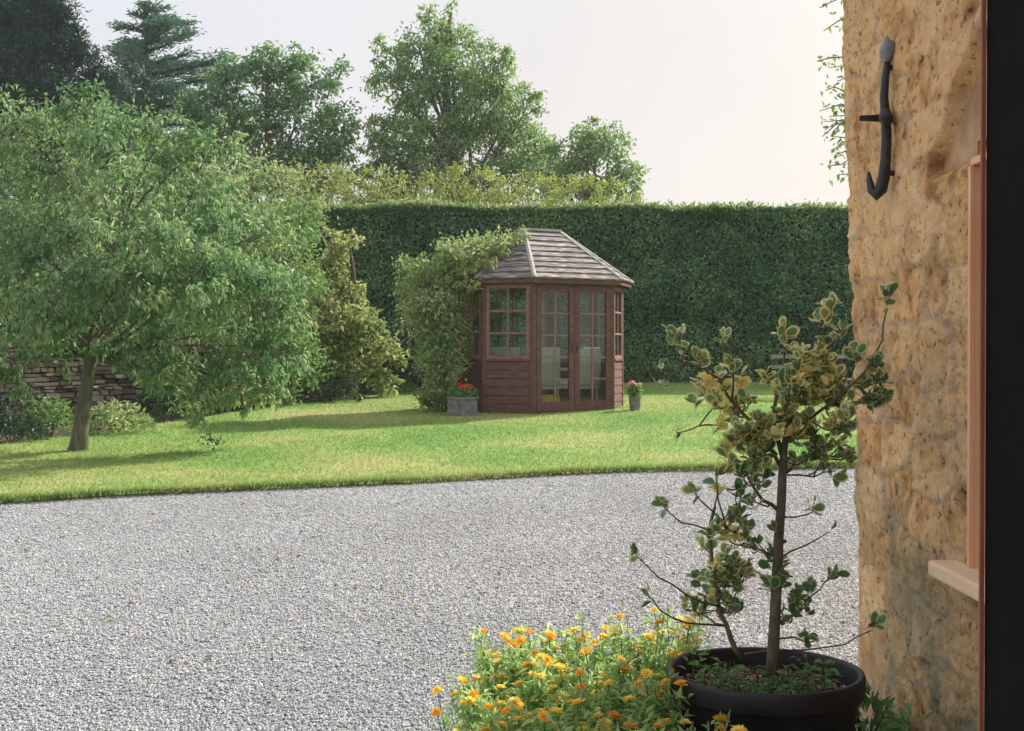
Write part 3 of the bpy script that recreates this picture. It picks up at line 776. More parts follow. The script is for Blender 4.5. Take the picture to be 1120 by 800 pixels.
# corner posts
for i in range(8):
    x, y = foot[i]; p = MB()
    fr, L = frame_of(foot[i - 1], foot[i]); fr2, L2 = frame_of(foot[i], foot[(i + 1) % 8])
    p.fbox(fr, L - .045, L + .012, .052, HWALL, -.04, .018)
    p.fbox(fr2, -.004, .045, .052, HWALL - .002, -.042, .0185)
    p.build('post', M['redwood'], sh, bevel=.004)
def glazing(fr, u0, u1, z0, z1, cols, rows, parent, dep=0.0, fw=.035, fname=None):
    mb = MB(); bw = .027
    if fname:
        mb.fbox(fr, u0, u0 + fw, z0, z1, -.02 + dep, .012 + dep); mb.fbox(fr, u1 - fw, u1, z0, z1, -.02 + dep, .012 + dep)
        mb.fbox(fr, u0 + fw, u1 - fw, z0, z0 + fw, -.02 + dep, .010 + dep); mb.fbox(fr, u0 + fw, u1 - fw, z1 - fw, z1, -.02 + dep, .010 + dep)
    a, b, c, d = u0 + fw, u1 - fw, z0 + fw, z1 - fw
    for k in range(1, cols):
        u = a + (b - a) * k / cols; mb.fbox(fr, u - bw / 2, u + bw / 2, c, d, -.012 + dep, .006 + dep)
    for k in range(1, rows):
        z = c + (d - c) * k / rows; mb.fbox(fr, a, b, z - bw / 2, z + bw / 2, -.010 + dep, .008 + dep)
    o = mb.build(fname or 'glazing_bars', M['barwood'], parent, bevel=.002)
    gp = MB(); gp.fbox(fr, a, b, c, d, -.004 + dep, -.001 + dep)
    gp.build('pane', M['glass'], o if fname else parent)
    return o
for i in range(8):
    fr, L = frame_of(foot[i], foot[(i + 1) % 8])
    if i == 0:                       # double doors
        tr = MB(); tr.fbox(fr, .046, L - .046, 1.855, HWALL, -.03, .012); tr.build('door_head', M['redwood'], sh, bevel=.003)
        mid = L / 2
        for (u0, u1, hs) in ((.05, mid - .003, 1), (mid + .003, L - .05, -1)):
            d = MB(); fw = .085
            d.fbox(fr, u0, u0 + fw, .06, 1.85, -.02, .020); d.fbox(fr, u1 - fw, u1, .06, 1.85, -.02, .020)
            d.fbox(fr, u0 + fw, u1 - fw, .06, .20, -.02, .018); d.fbox(fr, u0 + fw, u1 - fw, 1.765, 1.85, -.02, .018)
            do = d.build('door', M['redwood'], sh, bevel=.003)
            glazing(fr, u0 + fw - .001, u1 - fw + .001, .20, 1.765, 2, 5, do, 0.0, .0015)
            hu = (u1 - .04) if hs == 1 else (u0 + .04)
            h = MB(); o, e, n = fr
            def q(u, dd, z): return (o[0] + e[0] * u + n[0] * dd, o[1] + e[1] * u + n[1] * dd, z)
            h.fbox(fr, hu - .012, hu + .012, .90, 1.02, .020, .026); h.tube([q(hu, .026, .96), q(hu, .06, .96), q(hu - .07 * hs, .06, .96)], .007, 8)
            h.build('handle', M['iron'], do)
    else:
        zs = .80
        bd = MB(); nb = 6; zb = .052; hbd = (zs - .03 - zb) / nb
        for k in range(nb):
            z0 = zb + k * hbd; z1 = z0 + hbd - .006
            o, e, n = fr
            def q(u, dd, z): return (o[0] + e[0] * u + n[0] * dd, o[1] + e[1] * u + n[1] * dd, z)
            u0, u1 = .046, L - .046
            bd.hexa([q(u0, -.02, z0), q(u1, -.02, z0), q(u1, .012, z0), q(u0, .012, z0), q(u0, -.02, z1), q(u1, -.02, z1), q(u1, .002, z1), q(u0, .002, z1)])
        bd.fbox(fr, .046, L - .046, zb, zs - .03, -.03, -.0205)
        bd.build('wall_panel', M['redwood_h'], sh)
        sl = MB(); sl.fbox(fr, .046, L - .046, zs - .03, zs, -.03, .030); sl.build('window_sill', M['redwood'], sh, bevel=.003)
        hd = MB(); hd.fbox(fr, .046, L - .046, 1.855, HWALL, -.03, .010); hd.build('window_head', M['redwood'], sh, bevel=.003)
        wide = L > .73
        glazing(fr, .047, L - .047, zs, 1.853, 2 if L < .9 else 4, 3, sh, 0.0, .05, 'window')
# fascia and roof
OV = .15
def offset_poly(off):
    out = []
    for i in range(8):
        f0, _ = frame_of(foot[i - 1], foot[i]); f1, _ = frame_of(foot[i], foot[(i + 1) % 8])
        n0, n1 = np.array(f0[2]), np.array(f1[2]); nb_ = (n0 + n1); nb_ = nb_ / np.linalg.norm(nb_)
        out.append(np.array(foot[i]) + nb_ * off / nb_.dot(n0))
    return out
ev = offset_poly(OV); ev2 = offset_poly(OV - .02)
ZE = HWALL - .02; ZR = ZE + .76
fa = MB()
for i in range(8):
    fr, L = frame_of(ev2[i], ev2[(i + 1) % 8]); fa.fbox((tuple(ev2[i]), fr[1], fr[2]), 0, L, ZE - .055, ZE + .012, -.018, 0)
fa.build('fascia', M['redwood'], sh)
sf = MB(); a8 = [(p[0], p[1], ZE + .005) for p in offset_poly(OV - .03)]
sf.add(a8 + [(x, y, z + .006) for x, y, z in a8], [tuple(range(7, -1, -1)), tuple(range(8, 16))]); sf.build('ceiling_board', M['redwood_h'], sh)
RL = np.array([-.31, DP / 2, ZR]); RR = np.array([.31, DP / 2, ZR])
roof = MB()
def course_face(a, b, ta, tb, n=9):
    a, b, ta, tb = [np.array(q, float) for q in (a, b, ta, tb)]
    nrm = np.cross(b - a, ta - a); nrm /= np.linalg.norm(nrm)
    if nrm[2] < 0: nrm = -nrm
    for k in range(n):
        t0, t1 = k / n, min((k + 1) / n + .02, 1.0)
        p0, p1 = a + (ta - a) * t0, b + (tb - b) * t0
        q0, q1 = a + (ta - a) * t1, b + (tb - b) * t1
        j = random.uniform(-.003, .003)
        l0 = nrm * (.034 + j); h0 = nrm * (.010 + j); u0 = nrm * .008; uu = nrm * 0
        roof.hexa([tuple(p0 + h0), tuple(p1 + h0), tuple(q1 + uu), tuple(q0 + uu), tuple(p0 + l0), tuple(p1 + l0), tuple(q1 + u0), tuple(q0 + u0)])
for i in range(8):
    a = (*ev[i], ZE); b_ = (*ev[(i + 1) % 8], ZE)
    if i == 0: course_face(a, b_, RL, RR)
    elif i == 4: course_face(a, b_, RR, RL)
    elif i in (1, 2, 3): course_face(a, b_, RR, RR)
    else: course_face(a, b_, RL, RL)
ro = roof.build('roof', M['roofwood'], sh)
for i in range(8):
    top = RL if i in (0, 5, 6, 7) else RR
    a = np.array((*ev[i], ZE)); hc = MB()
    L = np.linalg.norm(top - a); d = (top - a) / L
    s = np.cross(d, [0, 0, 1]); s /= np.linalg.norm(s); n = np.cross(s, d)
    for sg in (-1, 1):
        p = []
        for t in (0, L):
            c = a + d * t + n * .028
            p += [c, c + s * sg * .032 - n * .012]
        hc.hexa([tuple(p[0]), tuple(p[1]), tuple(p[3]), tuple(p[2]), tuple(p[0] + n * .014), tuple(p[1] + n * .014), tuple(p[3] + n * .014), tuple(p[2] + n * .014)])
    hc.build('hip_cap', M['greywood'], ro)
rc = MB(); rc.box(-.33, .33, DP / 2 - .04, DP / 2 + .04, ZR + .012, ZR + .045); rc.build('ridge_cap', M['greywood'], ro, bevel=.004)

# furniture inside the summerhouse
def sh_world(u, v, z=0.0):
    a = math.radians(29.7)
    return (.885 + u * math.cos(a) - v * math.sin(a), 18.34 + u * math.sin(a) + v * math.cos(a), GZ + .03 + z)
def garden_chair(u, v, rz, label):
    t = tag(empty('wicker_chair', sh_world(u, v), math.radians(29.7) + rz), label, 'chair', 'chairs inside the summerhouse')
    for sx in (-1, 1):
        for y in (-.22, .22):
            l = MB(); l.tube([(sx * .23, y, 0), (sx * .22, y * .95, .34)], [.018, .022], 8); l.build('leg', M['wicker'], t)
    s = MB(); s.box(-.26, .26, -.25, .25, .33, .38); s.build('seat', M['wicker'], t, bevel=.01)
    c = MB(); c.box(-.23, .23, -.24, .20, .385, .47); c.build('seat_cushion', M['cushion'], t, bevel=.03)
    k = MB(); k.hexa([(-.26, .20, .385), (.26, .20, .385), (.26, .25, .385), (-.26, .25, .385), (-.22, .28, .94), (.22, .28, .94), (.22, .32, .94), (-.22, .32, .94)]); k.build('backrest', M['wicker'], t, bevel=.02)
    bc = MB(); bc.hexa([(-.22, .12, .48), (.22, .12, .48), (.22, .195, .48), (-.22, .195, .48), (-.20, .20, .93), (.20, .20, .93), (.20, .27, .93), (-.20, .27, .93)]); bc.build('back_cushion', M['cushion'], t, bevel=.03)
    for sx in (-1, 1):
        ar = MB(); ar.tube([(sx * .25, -.24, .38), (sx * .27, -.24, .60), (sx * .27, 0, .62), (sx * .25, .24, .62)], .02, 8); ar.build('armrest', M['wicker'], t, smooth=True)
garden_chair(-.70, .78, math.radians(150), 'pale cushioned wicker chair seen through the window beside the summerhouse doors')
garden_chair(-.30, .52, math.radians(176), 'pale cushioned wicker chair behind the glazed door nearer the climber')
garden_chair(.36, .50, math.radians(184), 'pale cushioned wicker chair behind the glazed door nearer the pink flowers')
ft = tag(empty('footstool', sh_world(-.36, .24), math.radians(29.7)), 'low yellow patterned footstool behind the summerhouse door', 'footstool')
s = MB(); s.box(-.22, .22, -.12, .12, .10, .26); s.build('cushion', M['yellowcloth'], ft, bevel=.03)
for sx in (-1, 1):
    for sy in (-1, 1):
        l = MB(); l.tube([(sx * .16, sy * .11, 0), (sx * .16, sy * .11, .10)], .015, 6); l.build('leg', M['floor'], ft)

# ================================================================== HEDGE
hg = tag(empty('hedge', (2.0, 26.2, float(g(26.2)))), 'tall clipped dark green hedge running behind the summerhouse', 'hedge')
HT = 4.30
def hedge():
    hx, hy, hz = 2.0, 26.2, float(g(26.2))
    x0, x1 = -13.0, 17.0; y0, y1 = 25.55, 26.9
    # dark woody inside
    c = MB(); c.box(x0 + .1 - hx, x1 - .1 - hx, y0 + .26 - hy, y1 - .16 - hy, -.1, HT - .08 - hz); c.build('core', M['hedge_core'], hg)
    n = 125000
    X = np.where(RNG.random(n) < .8, -7 + 20 * RNG.random(n), x0 + (x1 - x0) * RNG.random(n))
    z0 = g(25.6)
    Z = z0 + (HT - z0) * RNG.random(n)
    bul = .20 * fbm(X * .8, Z * 1.5, seed=81, o=3) + .12 * fbm(X * 2.8, Z * 3.6, seed=82, o=3) + .05 * (Z < z0 + .5)
    Yf = y0 + bul + np.abs(RNG.normal(0, .05, n)) + .12 * (RNG.random(n) < .25) * RNG.random(n)
    Pf = np.stack([X, Yf, Z], -1)
    m = 34000
    Xt = np.where(RNG.random(m) < .8, -7 + 20 * RNG.random(m), x0 + (x1 - x0) * RNG.random(m)); Yt = y0 + (y1 - y0) * RNG.random(m) ** 1.6
    Zt = HT - .05 + .09 * fbm(Xt * .9, Yt, seed=84) + .02 * RNG.random(m)
    spr = RNG.random(m) < .05; Zt = Zt + spr * .12 * RNG.random(m)
    Pt = np.stack([Xt, Yt, Zt], -1)
    k = 14000
    Xb = x0 + (x1 - x0) * RNG.random(k); Zb = z0 + (HT - z0) * RNG.random(k); Pb = np.stack([Xb, y1 - .05 * RNG.random(k), Zb], -1)
    Pn = np.concatenate([Pf, Pt, Pb]) - [hx, hy, hz]
    Nn = np.concatenate([np.tile([0, -.6, .6], (n, 1)), np.tile([0, -.2, 1.0], (m, 1)), np.tile([0, .9, .3], (k, 1))]) + RNG.normal(0, .75, (n + m + k, 3))
    D = RNG.normal(0, 1, (n + m + k, 3)) + [0, 0, -.5]
    D[n:n + m] += [0, -.3, 1.2]
    Ls = .05 + .045 * RNG.random(n + m + k)
    leaves_obj('foliage', Pn, D, unit(Nn), Ls, Ls * .62, M['l_hedge'], hg)
def hedge_top():
    n = 14000
    X = -7 + 22 * RNG.random(n); Yt = 25.5 + .5 * RNG.random(n) ** 2
    dens = vnoise(X * 1.3, X * 0 + 1, seed=91) + .8 * RNG.random(n); keep = dens > -.1
    X, Yt = X[keep], Yt[keep]; n = len(X)
    Pn = np.stack([X - 2.0, Yt - 26.2, HT - float(g(26.2)) - .02 + np.abs(RNG.normal(0, .05, n)) + .09 * fbm(X * .9, Yt, seed=84)], -1)
    Ls = .05 + .05 * RNG.random(n)
    leaves_obj('new_shoots', Pn, RNG.normal(0, .8, (n, 3)) + [0, -.3, .6], RNG.normal(0, .5, (n, 3)) + [0, -.3, .8], Ls, Ls * .55, M['l_climb'], hg)
hedge()
hedge_top()

# ================================================================== DRY STONE WALL
dw = tag(empty('dry_stone_wall', (-5.0, 17.6, float(g(17.6)))), 'low dry stone wall of brown rubble behind the drooping garden tree', 'stone wall')
def drywall():
    a = np.array([-9.5, 14.9]); b = np.array([-4.0, 20.2]); L = np.linalg.norm(b - a); e = (b - a) / L; n = np.array([e[1], -e[0]])
    mb = MB(); loc = np.array([-5.0, 17.6, float(g(17.6))])
    z = 0.0; row = 0
    while z < .92:
        h = random.uniform(.035, .085); u = random.uniform(-.1, 0)
        cap_row = z + h >= .92
        while u < L:
            w = random.uniform(.08, .27); d = random.uniform(-.06, .03) + .12
            u1 = min(u + w - random.uniform(.01, .03), L)
            base = float(g(a[1] + e[1] * u)) - loc[2]
            c = []
            for zz in (z, z + h - random.uniform(.008, .022)):
                for (uu, dd) in ((u, -.2), (u1, -.2), (u1, d), (u, d)):
                    q = a + e * (uu + random.uniform(-.012, .012)) + n * (dd + random.uniform(-.015, .015))
                    c.append((q[0] - loc[0], q[1] - loc[1], base + zz + random.uniform(-.008, .008)))
            mb.hexa(c, random.choice([0, 0, 1, 2])); u += w
        z += h; row += 1
    mb.build('stones', [M['drystone'], M['drystone2'], M['drystone3']], dw, bevel=.008)
    # coping stones set on edge
    mb = MB(); u = 0
    while u < L:
        w = random.uniform(.05, .11); base = float(g(a[1] + e[1] * u)) - loc[2] + z
        c = []; hh = random.uniform(.12, .2)
        for zz in (0, hh):
            for (uu, dd) in ((u, -.18), (u + w, -.18), (u + w, .13), (u, .13)):
                q = a + e * (uu + random.uniform(-.01, .01) + zz * .2) + n * (dd * (1 - zz) + random.uniform(-.015, .015))
                c.append((q[0] - loc[0], q[1] - loc[1], base + zz))
        mb.hexa(c); u += w + .006
    mb.build('coping', M['drystone'], dw, bevel=.006)
drywall()

# ================================================================== TREES AND SHRUBS
def B_(px, py, Y, rpx, dy=0.0, sq=(1, 1, 1)):
    Yc = Y + dy; r = rpx / F * Y
    return (P(px, py, Yc), (r * sq[0], r * sq[1], r * sq[2]))

# drooping tree in front of the border
Yt = 13.5; gz = float(g(Yt))
left_blobs = [B_(*q) for q in [
    (60, 190, Yt, 75, .3), (140, 165, Yt, 62, .1), (10, 150, Yt, 55, .2), (215, 205, Yt, 60, 0), (100, 130, Yt, 40, .4), (185, 150, Yt, 32, .1),
    (265, 265, Yt, 55, -.2), (150, 260, Yt, 75, -.8), (60, 290, Yt, 75, -.6), (-20, 260, Yt, 80, 0), (230, 320, Yt, 60, -.5), (290, 330, Yt, 45, .1),
    (130, 340, Yt, 60, -.6), (30, 355, Yt, 55, -.3), (-40, 350, Yt, 55, .4), (205, 385, Yt, 42, -.3), (265, 385, Yt, 38, -.1), (310, 385, Yt, 26, .2),
    (235, 425, Yt, 24, -.2), (170, 330, Yt, 60, .9), (60, 250, Yt, 80, 1.0), (220, 250, Yt, 60, 1.0), (165, 395, Yt, 30, -.5), (285, 420, Yt, 22, .2), (70, 375, Yt, 30, .5), (225, 445, Yt, 18, -.3), (262, 438, Yt, 20, .1), (300, 425, Yt, 20, .3), (195, 415, Yt, 22, 0), (15, 395, Yt, 34, 0), (-30, 400, Yt, 40, .3), (150, 385, Yt, 26, .5), (320, 350, Yt, 26, .3), (240, 150, Yt, 22, .3), (215, 455, Yt, 10, -.2), (130, 300, Yt, 50, -1.2), (210, 300, Yt, 40, -1.1), (55, 330, Yt, 45, -1.1)]]
tb = P(85, 497, Yt); tb[2] = gz
tpath = [P(84, 503, Yt), P(88, 470, Yt), P(94, 430, Yt), P(99, 390, Yt), P(108, 340, Yt), P(122, 280, Yt), P(135, 220, Yt), P(144, 150, Yt)]
pear = plant('weeping_tree', 'small drooping grey-green tree with a leaning bare trunk on the lawn', 'tree', tb, left_blobs, 310, .074, M['l_left'], M['barkgrey'], .085,
      trunk_path=tpath, zmin=1.25, droop=.45, cl_r=.155, aspect=.42, clusters=28, shell=.6, up=.8)
# root flare ring of fallen debris and a low twig hanging under the crown
def hanging_twig():
    root = pear; B0 = np.array(tb)
    mb = MB(); a = P(236, 430, Yt - .2) - B0; c = P(228, 484, Yt - .2) - B0
    mb.tube(curve(a, c, 0, 5, .02), [.004, .004, .003, .003, .002], 4); mb.build('hanging_twig', M['twig'], root)
    n = 34; t = RNG.random(n); p = c + RNG.normal(0, .045, (n, 3)) * [1.6, 1, .8] + np.array([.02, 0, .03])
    leaves_obj('twig_leaves', p, RNG.normal(0, 1, (n, 3)) + [0, 0, -.6], RNG.normal(0, 1, (n, 3)), np.full(n, .055), np.full(n, .022), M['l_dark'], root)
hanging_twig()

def gp(px, Y): return ((px - 560) / F * Y, Y, float(g(Y)))
# pale shrub left of the summerhouse
Y = 21.2
plant('pale_shrub', 'pale yellow-green layered shrub standing between the drooping tree and the summerhouse', 'shrub', gp(385, Y),
      [B_(*q) for q in [(370, 275, Y, 22), (378, 320, Y, 26, .2), (400, 345, Y, 26), (360, 350, Y, 34, -.2), (395, 380, Y, 34, -.2), (345, 390, Y, 30, -.1), (418, 400, Y, 22), (375, 410, Y, 26, .1), (425, 418, Y, 14), (352, 300, Y, 20, .3), (340, 340, Y, 28, .4), (365, 262, Y, 12), (412, 372, Y, 20, -.2), (388, 352, Y, 24, -.4)]],
      300, .095, M['l_pale'], M['bark'], .06, parts=('stems', 'foliage'), droop=.1, aspect=.55, cl_r=.17, clusters=24, up=.9)
# shrubs that fill behind the drooping tree
Y = 19.6
plant('mid_green_shrub', 'mid green bushy shrub behind the drooping tree, next to the pale shrub', 'shrub', gp(300, Y),
      [B_(*q) for q in [(300, 260, Y, 40), (330, 240, Y, 28, .4), (280, 320, Y, 46), (320, 350, Y, 34, -.3), (290, 390, Y, 36, -.3), (310, 420, Y, 20, -.5), (255, 400, Y, 34), (335, 300, Y, 24), (262, 430, 19.0, 22), (330, 400, 19.8, 28), (295, 428, 19.3, 20), (318, 385, 19.3, 26), (325, 425, 20.2, 16)]],
      260, .08, M['l_mid'], M['bark'], .07, parts=('stems', 'foliage'), droop=.2, aspect=.5, cl_r=.26, clusters=26)
Y = 23.4
plant('light_green_shrub', 'light green loose shrub rising above the hedge end behind the drooping tree', 'shrub', gp(255, Y),
      [B_(*q) for q in [(260, 190, Y, 40), (300, 205, Y, 34, -.2), (225, 210, Y, 44), (330, 220, Y, 24), (280, 260, Y, 60), (230, 300, Y, 70), (300, 330, Y, 50)]],
      130, .09, M['l_climb'], M['bark'], .08, parts=('stems', 'foliage'), droop=.15, aspect=.5, cl_r=.26)
Y = 24.0
plant('hazel_tree', 'bushy mid green tree directly behind the top of the drooping tree, below the cedar', 'tree', gp(110, Y),
      [B_(*q) for q in [(130, 165, Y, 50), (70, 160, Y, 50), (10, 170, Y, 60), (180, 190, Y, 44), (100, 230, Y, 80), (10, 260, Y, 90), (190, 260, Y, 60), (-60, 200, Y, 70), (60, 330, Y, 80), (160, 340, Y, 70)]],
      85, .11, M['l_mid'], M['bark'], .14, droop=.2, aspect=.5, cl_r=.28)
Y = 22.6
plant('dark_shrub', 'dark evergreen shrub in the gap between the pale shrub and the climber', 'shrub', gp(430, Y),
      [B_(*q) for q in [(440, 400, Y, 34), (420, 370, Y, 36), (450, 420, Y, 18), (400, 410, Y, 30)]],
      240, .07, M['l_dark'], M['barkdark'], .05, parts=('stems', 'foliage'))
Y = 19.2
plant('dark_undershrub', 'low dark shrub with pale leaf edges at the foot of the pale shrub', 'shrub', gp(365, 20.2),
      [B_(*q) for q in [(365, 425, 20.2, 18), (340, 430, 20.2, 14), (390, 425, 20.2, 14)]],
      300, .07, M['l_dark'], M['barkdark'], .03, parts=('stems', 'foliage'))
Y = 18.2
plant('laurel_bush', 'dark evergreen bush behind the dry stone wall under the drooping crown', 'bush', gp(-40, Y),
      [B_(*q) for q in [(-60, 360, Y, 90), (20, 330, Y, 80), (80, 320, Y, 60, .6), (-30, 420, Y, 50), (10, 400, Y, 45), (-90, 250, Y, 70), (0, 430, 16.4, 28), (-30, 450, 16.2, 34)]],
      150, .09, M['l_dark'], M['barkdark'], .10, parts=('stems', 'foliage'))
Y = 19.8
plant('elder_bush', 'mid green bush growing over the end of the dry stone wall', 'bush', gp(170, Y),
      [B_(*q) for q in [(150, 340, Y, 60), (220, 340, Y, 60), (100, 300, Y, 70, .5), (190, 280, Y, 70, .5), (240, 400, Y, 30, -.4), (200, 392, Y, 20, -.9)]],
      130, .09, M['l_mid'], M['bark'], .09, parts=('stems', 'foliage'))

# low plants along the border
def tuft(name, label, cat, px, Y, r, h, n, leaf, mat, asp=.4, group=None, upr=.6, x=None):
    base = gp(px, Y) if x is None else (x, Y, float(g(Y)))
    root = tag(empty(name, base), label, cat, group)
    n = int(n)
    a = RNG.random(n) * 6.283; q = RNG.random(n) ** .6
    hh = h * (1 - q ** 2 * .7) * (.35 + .65 * RNG.random(n))
    p = np.stack([np.cos(a) * q * r, np.sin(a) * q * r, hh], -1)
    d = np.stack([np.cos(a) * (1 - upr * .5), np.sin(a) * (1 - upr * .5), RNG.normal(upr * .6, .5, n)], -1) + RNG.normal(0, .35, (n, 3))
    nn = RNG.normal(0, .5, (n, 3)) + [0, -.2, .9]
    Ls = leaf * (.6 + .8 * RNG.random(n))
    leaves_obj('leaves', p, d, nn, Ls, Ls * asp, mat, root)
    st = MB()
    for k in range(9):
        aa = random.random() * 6.28; st.tube([(0, 0, -.02), (math.cos(aa) * r * .3, math.sin(aa) * r * .3, h * .45), (math.cos(aa) * r * .65, math.sin(aa) * r * .65, h * .75)], [.006, .005, .003], 4)
    st.build('stems', M['twig'], root)
    return root
tuft('border_plant', 'pale leafy plant at the foot of the dry stone wall, beside the leaning trunk', 'plant', 128, 15.4, .42, .42, 900, .07, M['l_climb'])
tuft('border_plant', 'yellow-green leafy clump in front of the dry stone wall between trunk and dark bush', 'plant', 55, 15.1, .35, .50, 700, .07, M['l_mid'])
tuft('border_plant', 'dark low plant at the frame edge under the drooping crown', 'plant', 12, 14.5, .38, .36, 700, .07, M['l_dark'])
tuft('border_plant', 'green broad-leaved plant just past the pale clump at the wall foot', 'plant', 188, 17.2, .40, .50, 800, .08, M['l_mid'], .55)
tuft('border_plant', 'dark leafy plant where the dry stone wall meets the shrubs', 'plant', 170, 17.0, .25, .62, 600, .07, M['l_dark'])
tuft('border_plant', 'pale hosta-like clump below the hanging twig at the lawn edge', 'plant', 262, 18.7, .36, .38, 600, .09, M['l_pale'], .6)
tuft('border_plant', 'small bright green clump at the lawn edge below the mid green shrub', 'plant', 300, 19.4, .30, .30, 500, .06, M['l_climb'])
tuft('border_plant', 'low spreading clump at the lawn edge in front of the dark gap', 'plant', 438, 22.2, .34, .22, 500, .06, M['l_mid'])

# climber swallowing one side of the summerhouse
Y = 18.4
plant('climbing_plant', 'pale green climber sprawling over the summerhouse roof and side', 'climber', gp(486, 18.3),
      [B_(*q) for q in [(556, 268, 18.75, 13, .2), (535, 272, 18.6, 17, .2), (512, 282, Y, 24, .3), (488, 294, Y, 26), (465, 318, Y, 28), (490, 325, Y, 26), (450, 335, Y, 18), (475, 352, Y, 27), (495, 362, Y, 18, -.1), (480, 388, Y, 24), (468, 402, Y, 18), (490, 408, Y, 20, -.1), (478, 428, Y, 19), (470, 440, Y, 12, -.1), (505, 305, Y, 20, .2), (520, 279, 18.25, 18), (540, 269, 18.4, 14), (558, 262, 18.6, 11), (572, 257, 18.7, 7), (500, 284, 18.2, 20), (512, 302, 18.05, 12), (532, 284, 18.1, 9), (550, 274, 18.25, 7), (455, 300, Y, 20, .2)]],
      620, .07, M['l_climb'], M['twig'], .035, parts=('stems', 'foliage'), droop=.15, aspect=.5, cl_r=.26, clusters=34, up=.8)

# distant trees beyond the hedge
Y = 31
plant('conifer', 'very dark dense conifer in the upper corner behind the drooping tree', 'tree', gp(20, Y),
      [B_(*q) for q in [(15, 20, Y, 45), (50, 45, Y, 42), (80, 80, Y, 32), (105, 92, Y, 22), (20, 75, Y, 55), (-30, 60, Y, 60), (60, 15, Y, 26), (78, 50, Y, 20), (-10, -20, Y, 50), (40, 120, Y, 60), (100, 130, Y, 40), (-20, 140, Y, 70), (30, -20, Y, 25), (30, 220, Y, 80), (112, 100, Y, 16), (122, 86, Y, 9), (95, 62, Y, 13), (70, 22, Y, 13), (58, 4, Y, 12), (38, -8, Y, 12), (88, 40, Y, 10)]],
      420, .11, M['l_conifer'], M['barkdark'], .3, droop=-.1, aspect=.28, cl_r=.20, clusters=34, shell=.4)
def cedar():
    Y = 40; base = gp(182, Y); root = tag(empty('cedar_tree', base), 'open blue-green cedar with layered upswept branches beside the dark conifer', 'tree')
    B0 = np.array(base); mb = MB()
    top = P(158, 8, Y) - B0
    tpn = [np.array([0, 0, -.2]), np.array([.1, 0, 3]), np.array([-.1, 0, 6]), top * .75, top * .9, top]
    mb.tube(tpn, [.3, .25, .18, .1, .05, .02], 8)
    PP, DD, NN = [], [], []
    H = top[2]
    for k in range(84):
        t = .40 + .60 * k / 83
        z = H * t
        c = np.array([np.interp(t, [0, .5, .75, 1], [0, -.1, top[0] * .7, top[0]]), 0, z])
        a = random.random() * 6.28
        R = 5.0 * (1 - t) ** .62 + .2; R *= random.uniform(.5, 1.15)
        tip = c + np.array([math.cos(a) * R + .25 * R, math.sin(a) * R, R * random.uniform(.10, .38)])
        path = curve(c, tip, -.05 * R, 6, .03 * R)
        mb.tube(path, [.05, .045, .035, .028, .02, .01], 5)
        n = int(400 * R / 2)
        u = RNG.random(n) ** .7
        base_p = np.array([path[min(int(q * 5), 4)] * (1 - (q * 5 - min(int(q * 5), 4))) + path[min(int(q * 5), 4) + 1] * (q * 5 - min(int(q * 5), 4)) for q in u])
        PP.append(base_p + RNG.normal(0, 1, (n, 3)) * [.20, .20, .07] * (0.5 + R / 4)); DD.append(RNG.normal(0, 1, (n, 3)) * [1, 1, .3] + unit((tip - c)[None]) * .8 + [0, 0, .25]); NN.append(RNG.normal(0, .3, (n, 3)) + [0, 0, 1])
    PP, DD, NN = map(np.concatenate, (PP, DD, NN))
    Ls = .13 + .1 * RNG.random(len(PP))
    leaves_obj('crown', PP, DD, NN, Ls, Ls * .3, M['l_cedar'], root)
    mb.build('trunk', M['barkdark'], root, smooth=True)
cedar()
Y = 33
plant('broadleaf_tree', 'round broadleaved tree with sky gaps between the cedar and the tallest tree', 'tree', gp(300, Y),
      [B_(*q) for q in [(300, 90, Y, 38), (340, 95, Y, 34), (260, 100, Y, 32), (370, 130, Y, 24), (330, 140, Y, 44), (280, 140, Y, 40), (235, 140, Y, 34), (370, 170, Y, 26), (215, 125, Y, 22), (320, 75, Y, 22), (250, 180, Y, 40), (320, 190, Y, 44), (365, 210, Y, 24), (200, 180, Y, 30), (240, 85, Y, 14)]],
      150, .125, M['l_tree'], M['bark'], .18, droop=.15, aspect=.55, cl_r=.19, clusters=26, shell=.5)
Y = 36
plant('tall_birch_tree', 'tallest broadleaved tree with drooping side branches behind the hedge', 'tree', gp(478, Y),
      [B_(*q) for q in [(480, 30, Y, 24), (500, 50, Y, 30), (460, 60, Y, 32), (490, 85, Y, 42), (440, 100, Y, 34), (530, 75, Y, 26), (550, 95, Y, 26), (580, 105, Y, 14), (520, 125, Y, 44), (465, 135, Y, 46), (420, 140, Y, 22), (415, 48, Y, 10), (416, 70, Y, 8), (560, 135, Y, 28), (590, 118, Y, 9),
        (480, 175, Y, 46), (540, 170, Y, 44), (435, 170, Y, 24), (405, 158, Y, 14), (398, 190, Y, 18), (415, 195, Y, 24), (600, 190, Y, 22), (575, 195, Y, 28), (510, 205, Y, 40), (440, 200, Y, 26), (470, 15, Y, 10), (550, 62, Y, 12), (585, 160, Y, 24)]],
      165, .115, M['l_tree2'], M['bark'], .20, droop=.4, aspect=.5, cl_r=.19, clusters=30, shell=.45)
Y = 34
plant('small_broadleaf_tree', 'smaller rounded tree at the sky side of the tallest tree behind the hedge', 'tree', gp(640, Y),
      [B_(*q) for q in [(645, 150, Y, 20), (665, 165, Y, 24), (630, 165, Y, 24), (610, 185, Y, 26), (650, 190, Y, 32), (682, 195, Y, 20), (690, 212, Y, 14), (615, 215, Y, 24), (655, 225, Y, 28), (600, 160, Y, 12), (648, 135, Y, 7)]],
      170, .11, M['l_tree2'], M['bark'], .12, droop=.2, aspect=.55, cl_r=.20, clusters=26)
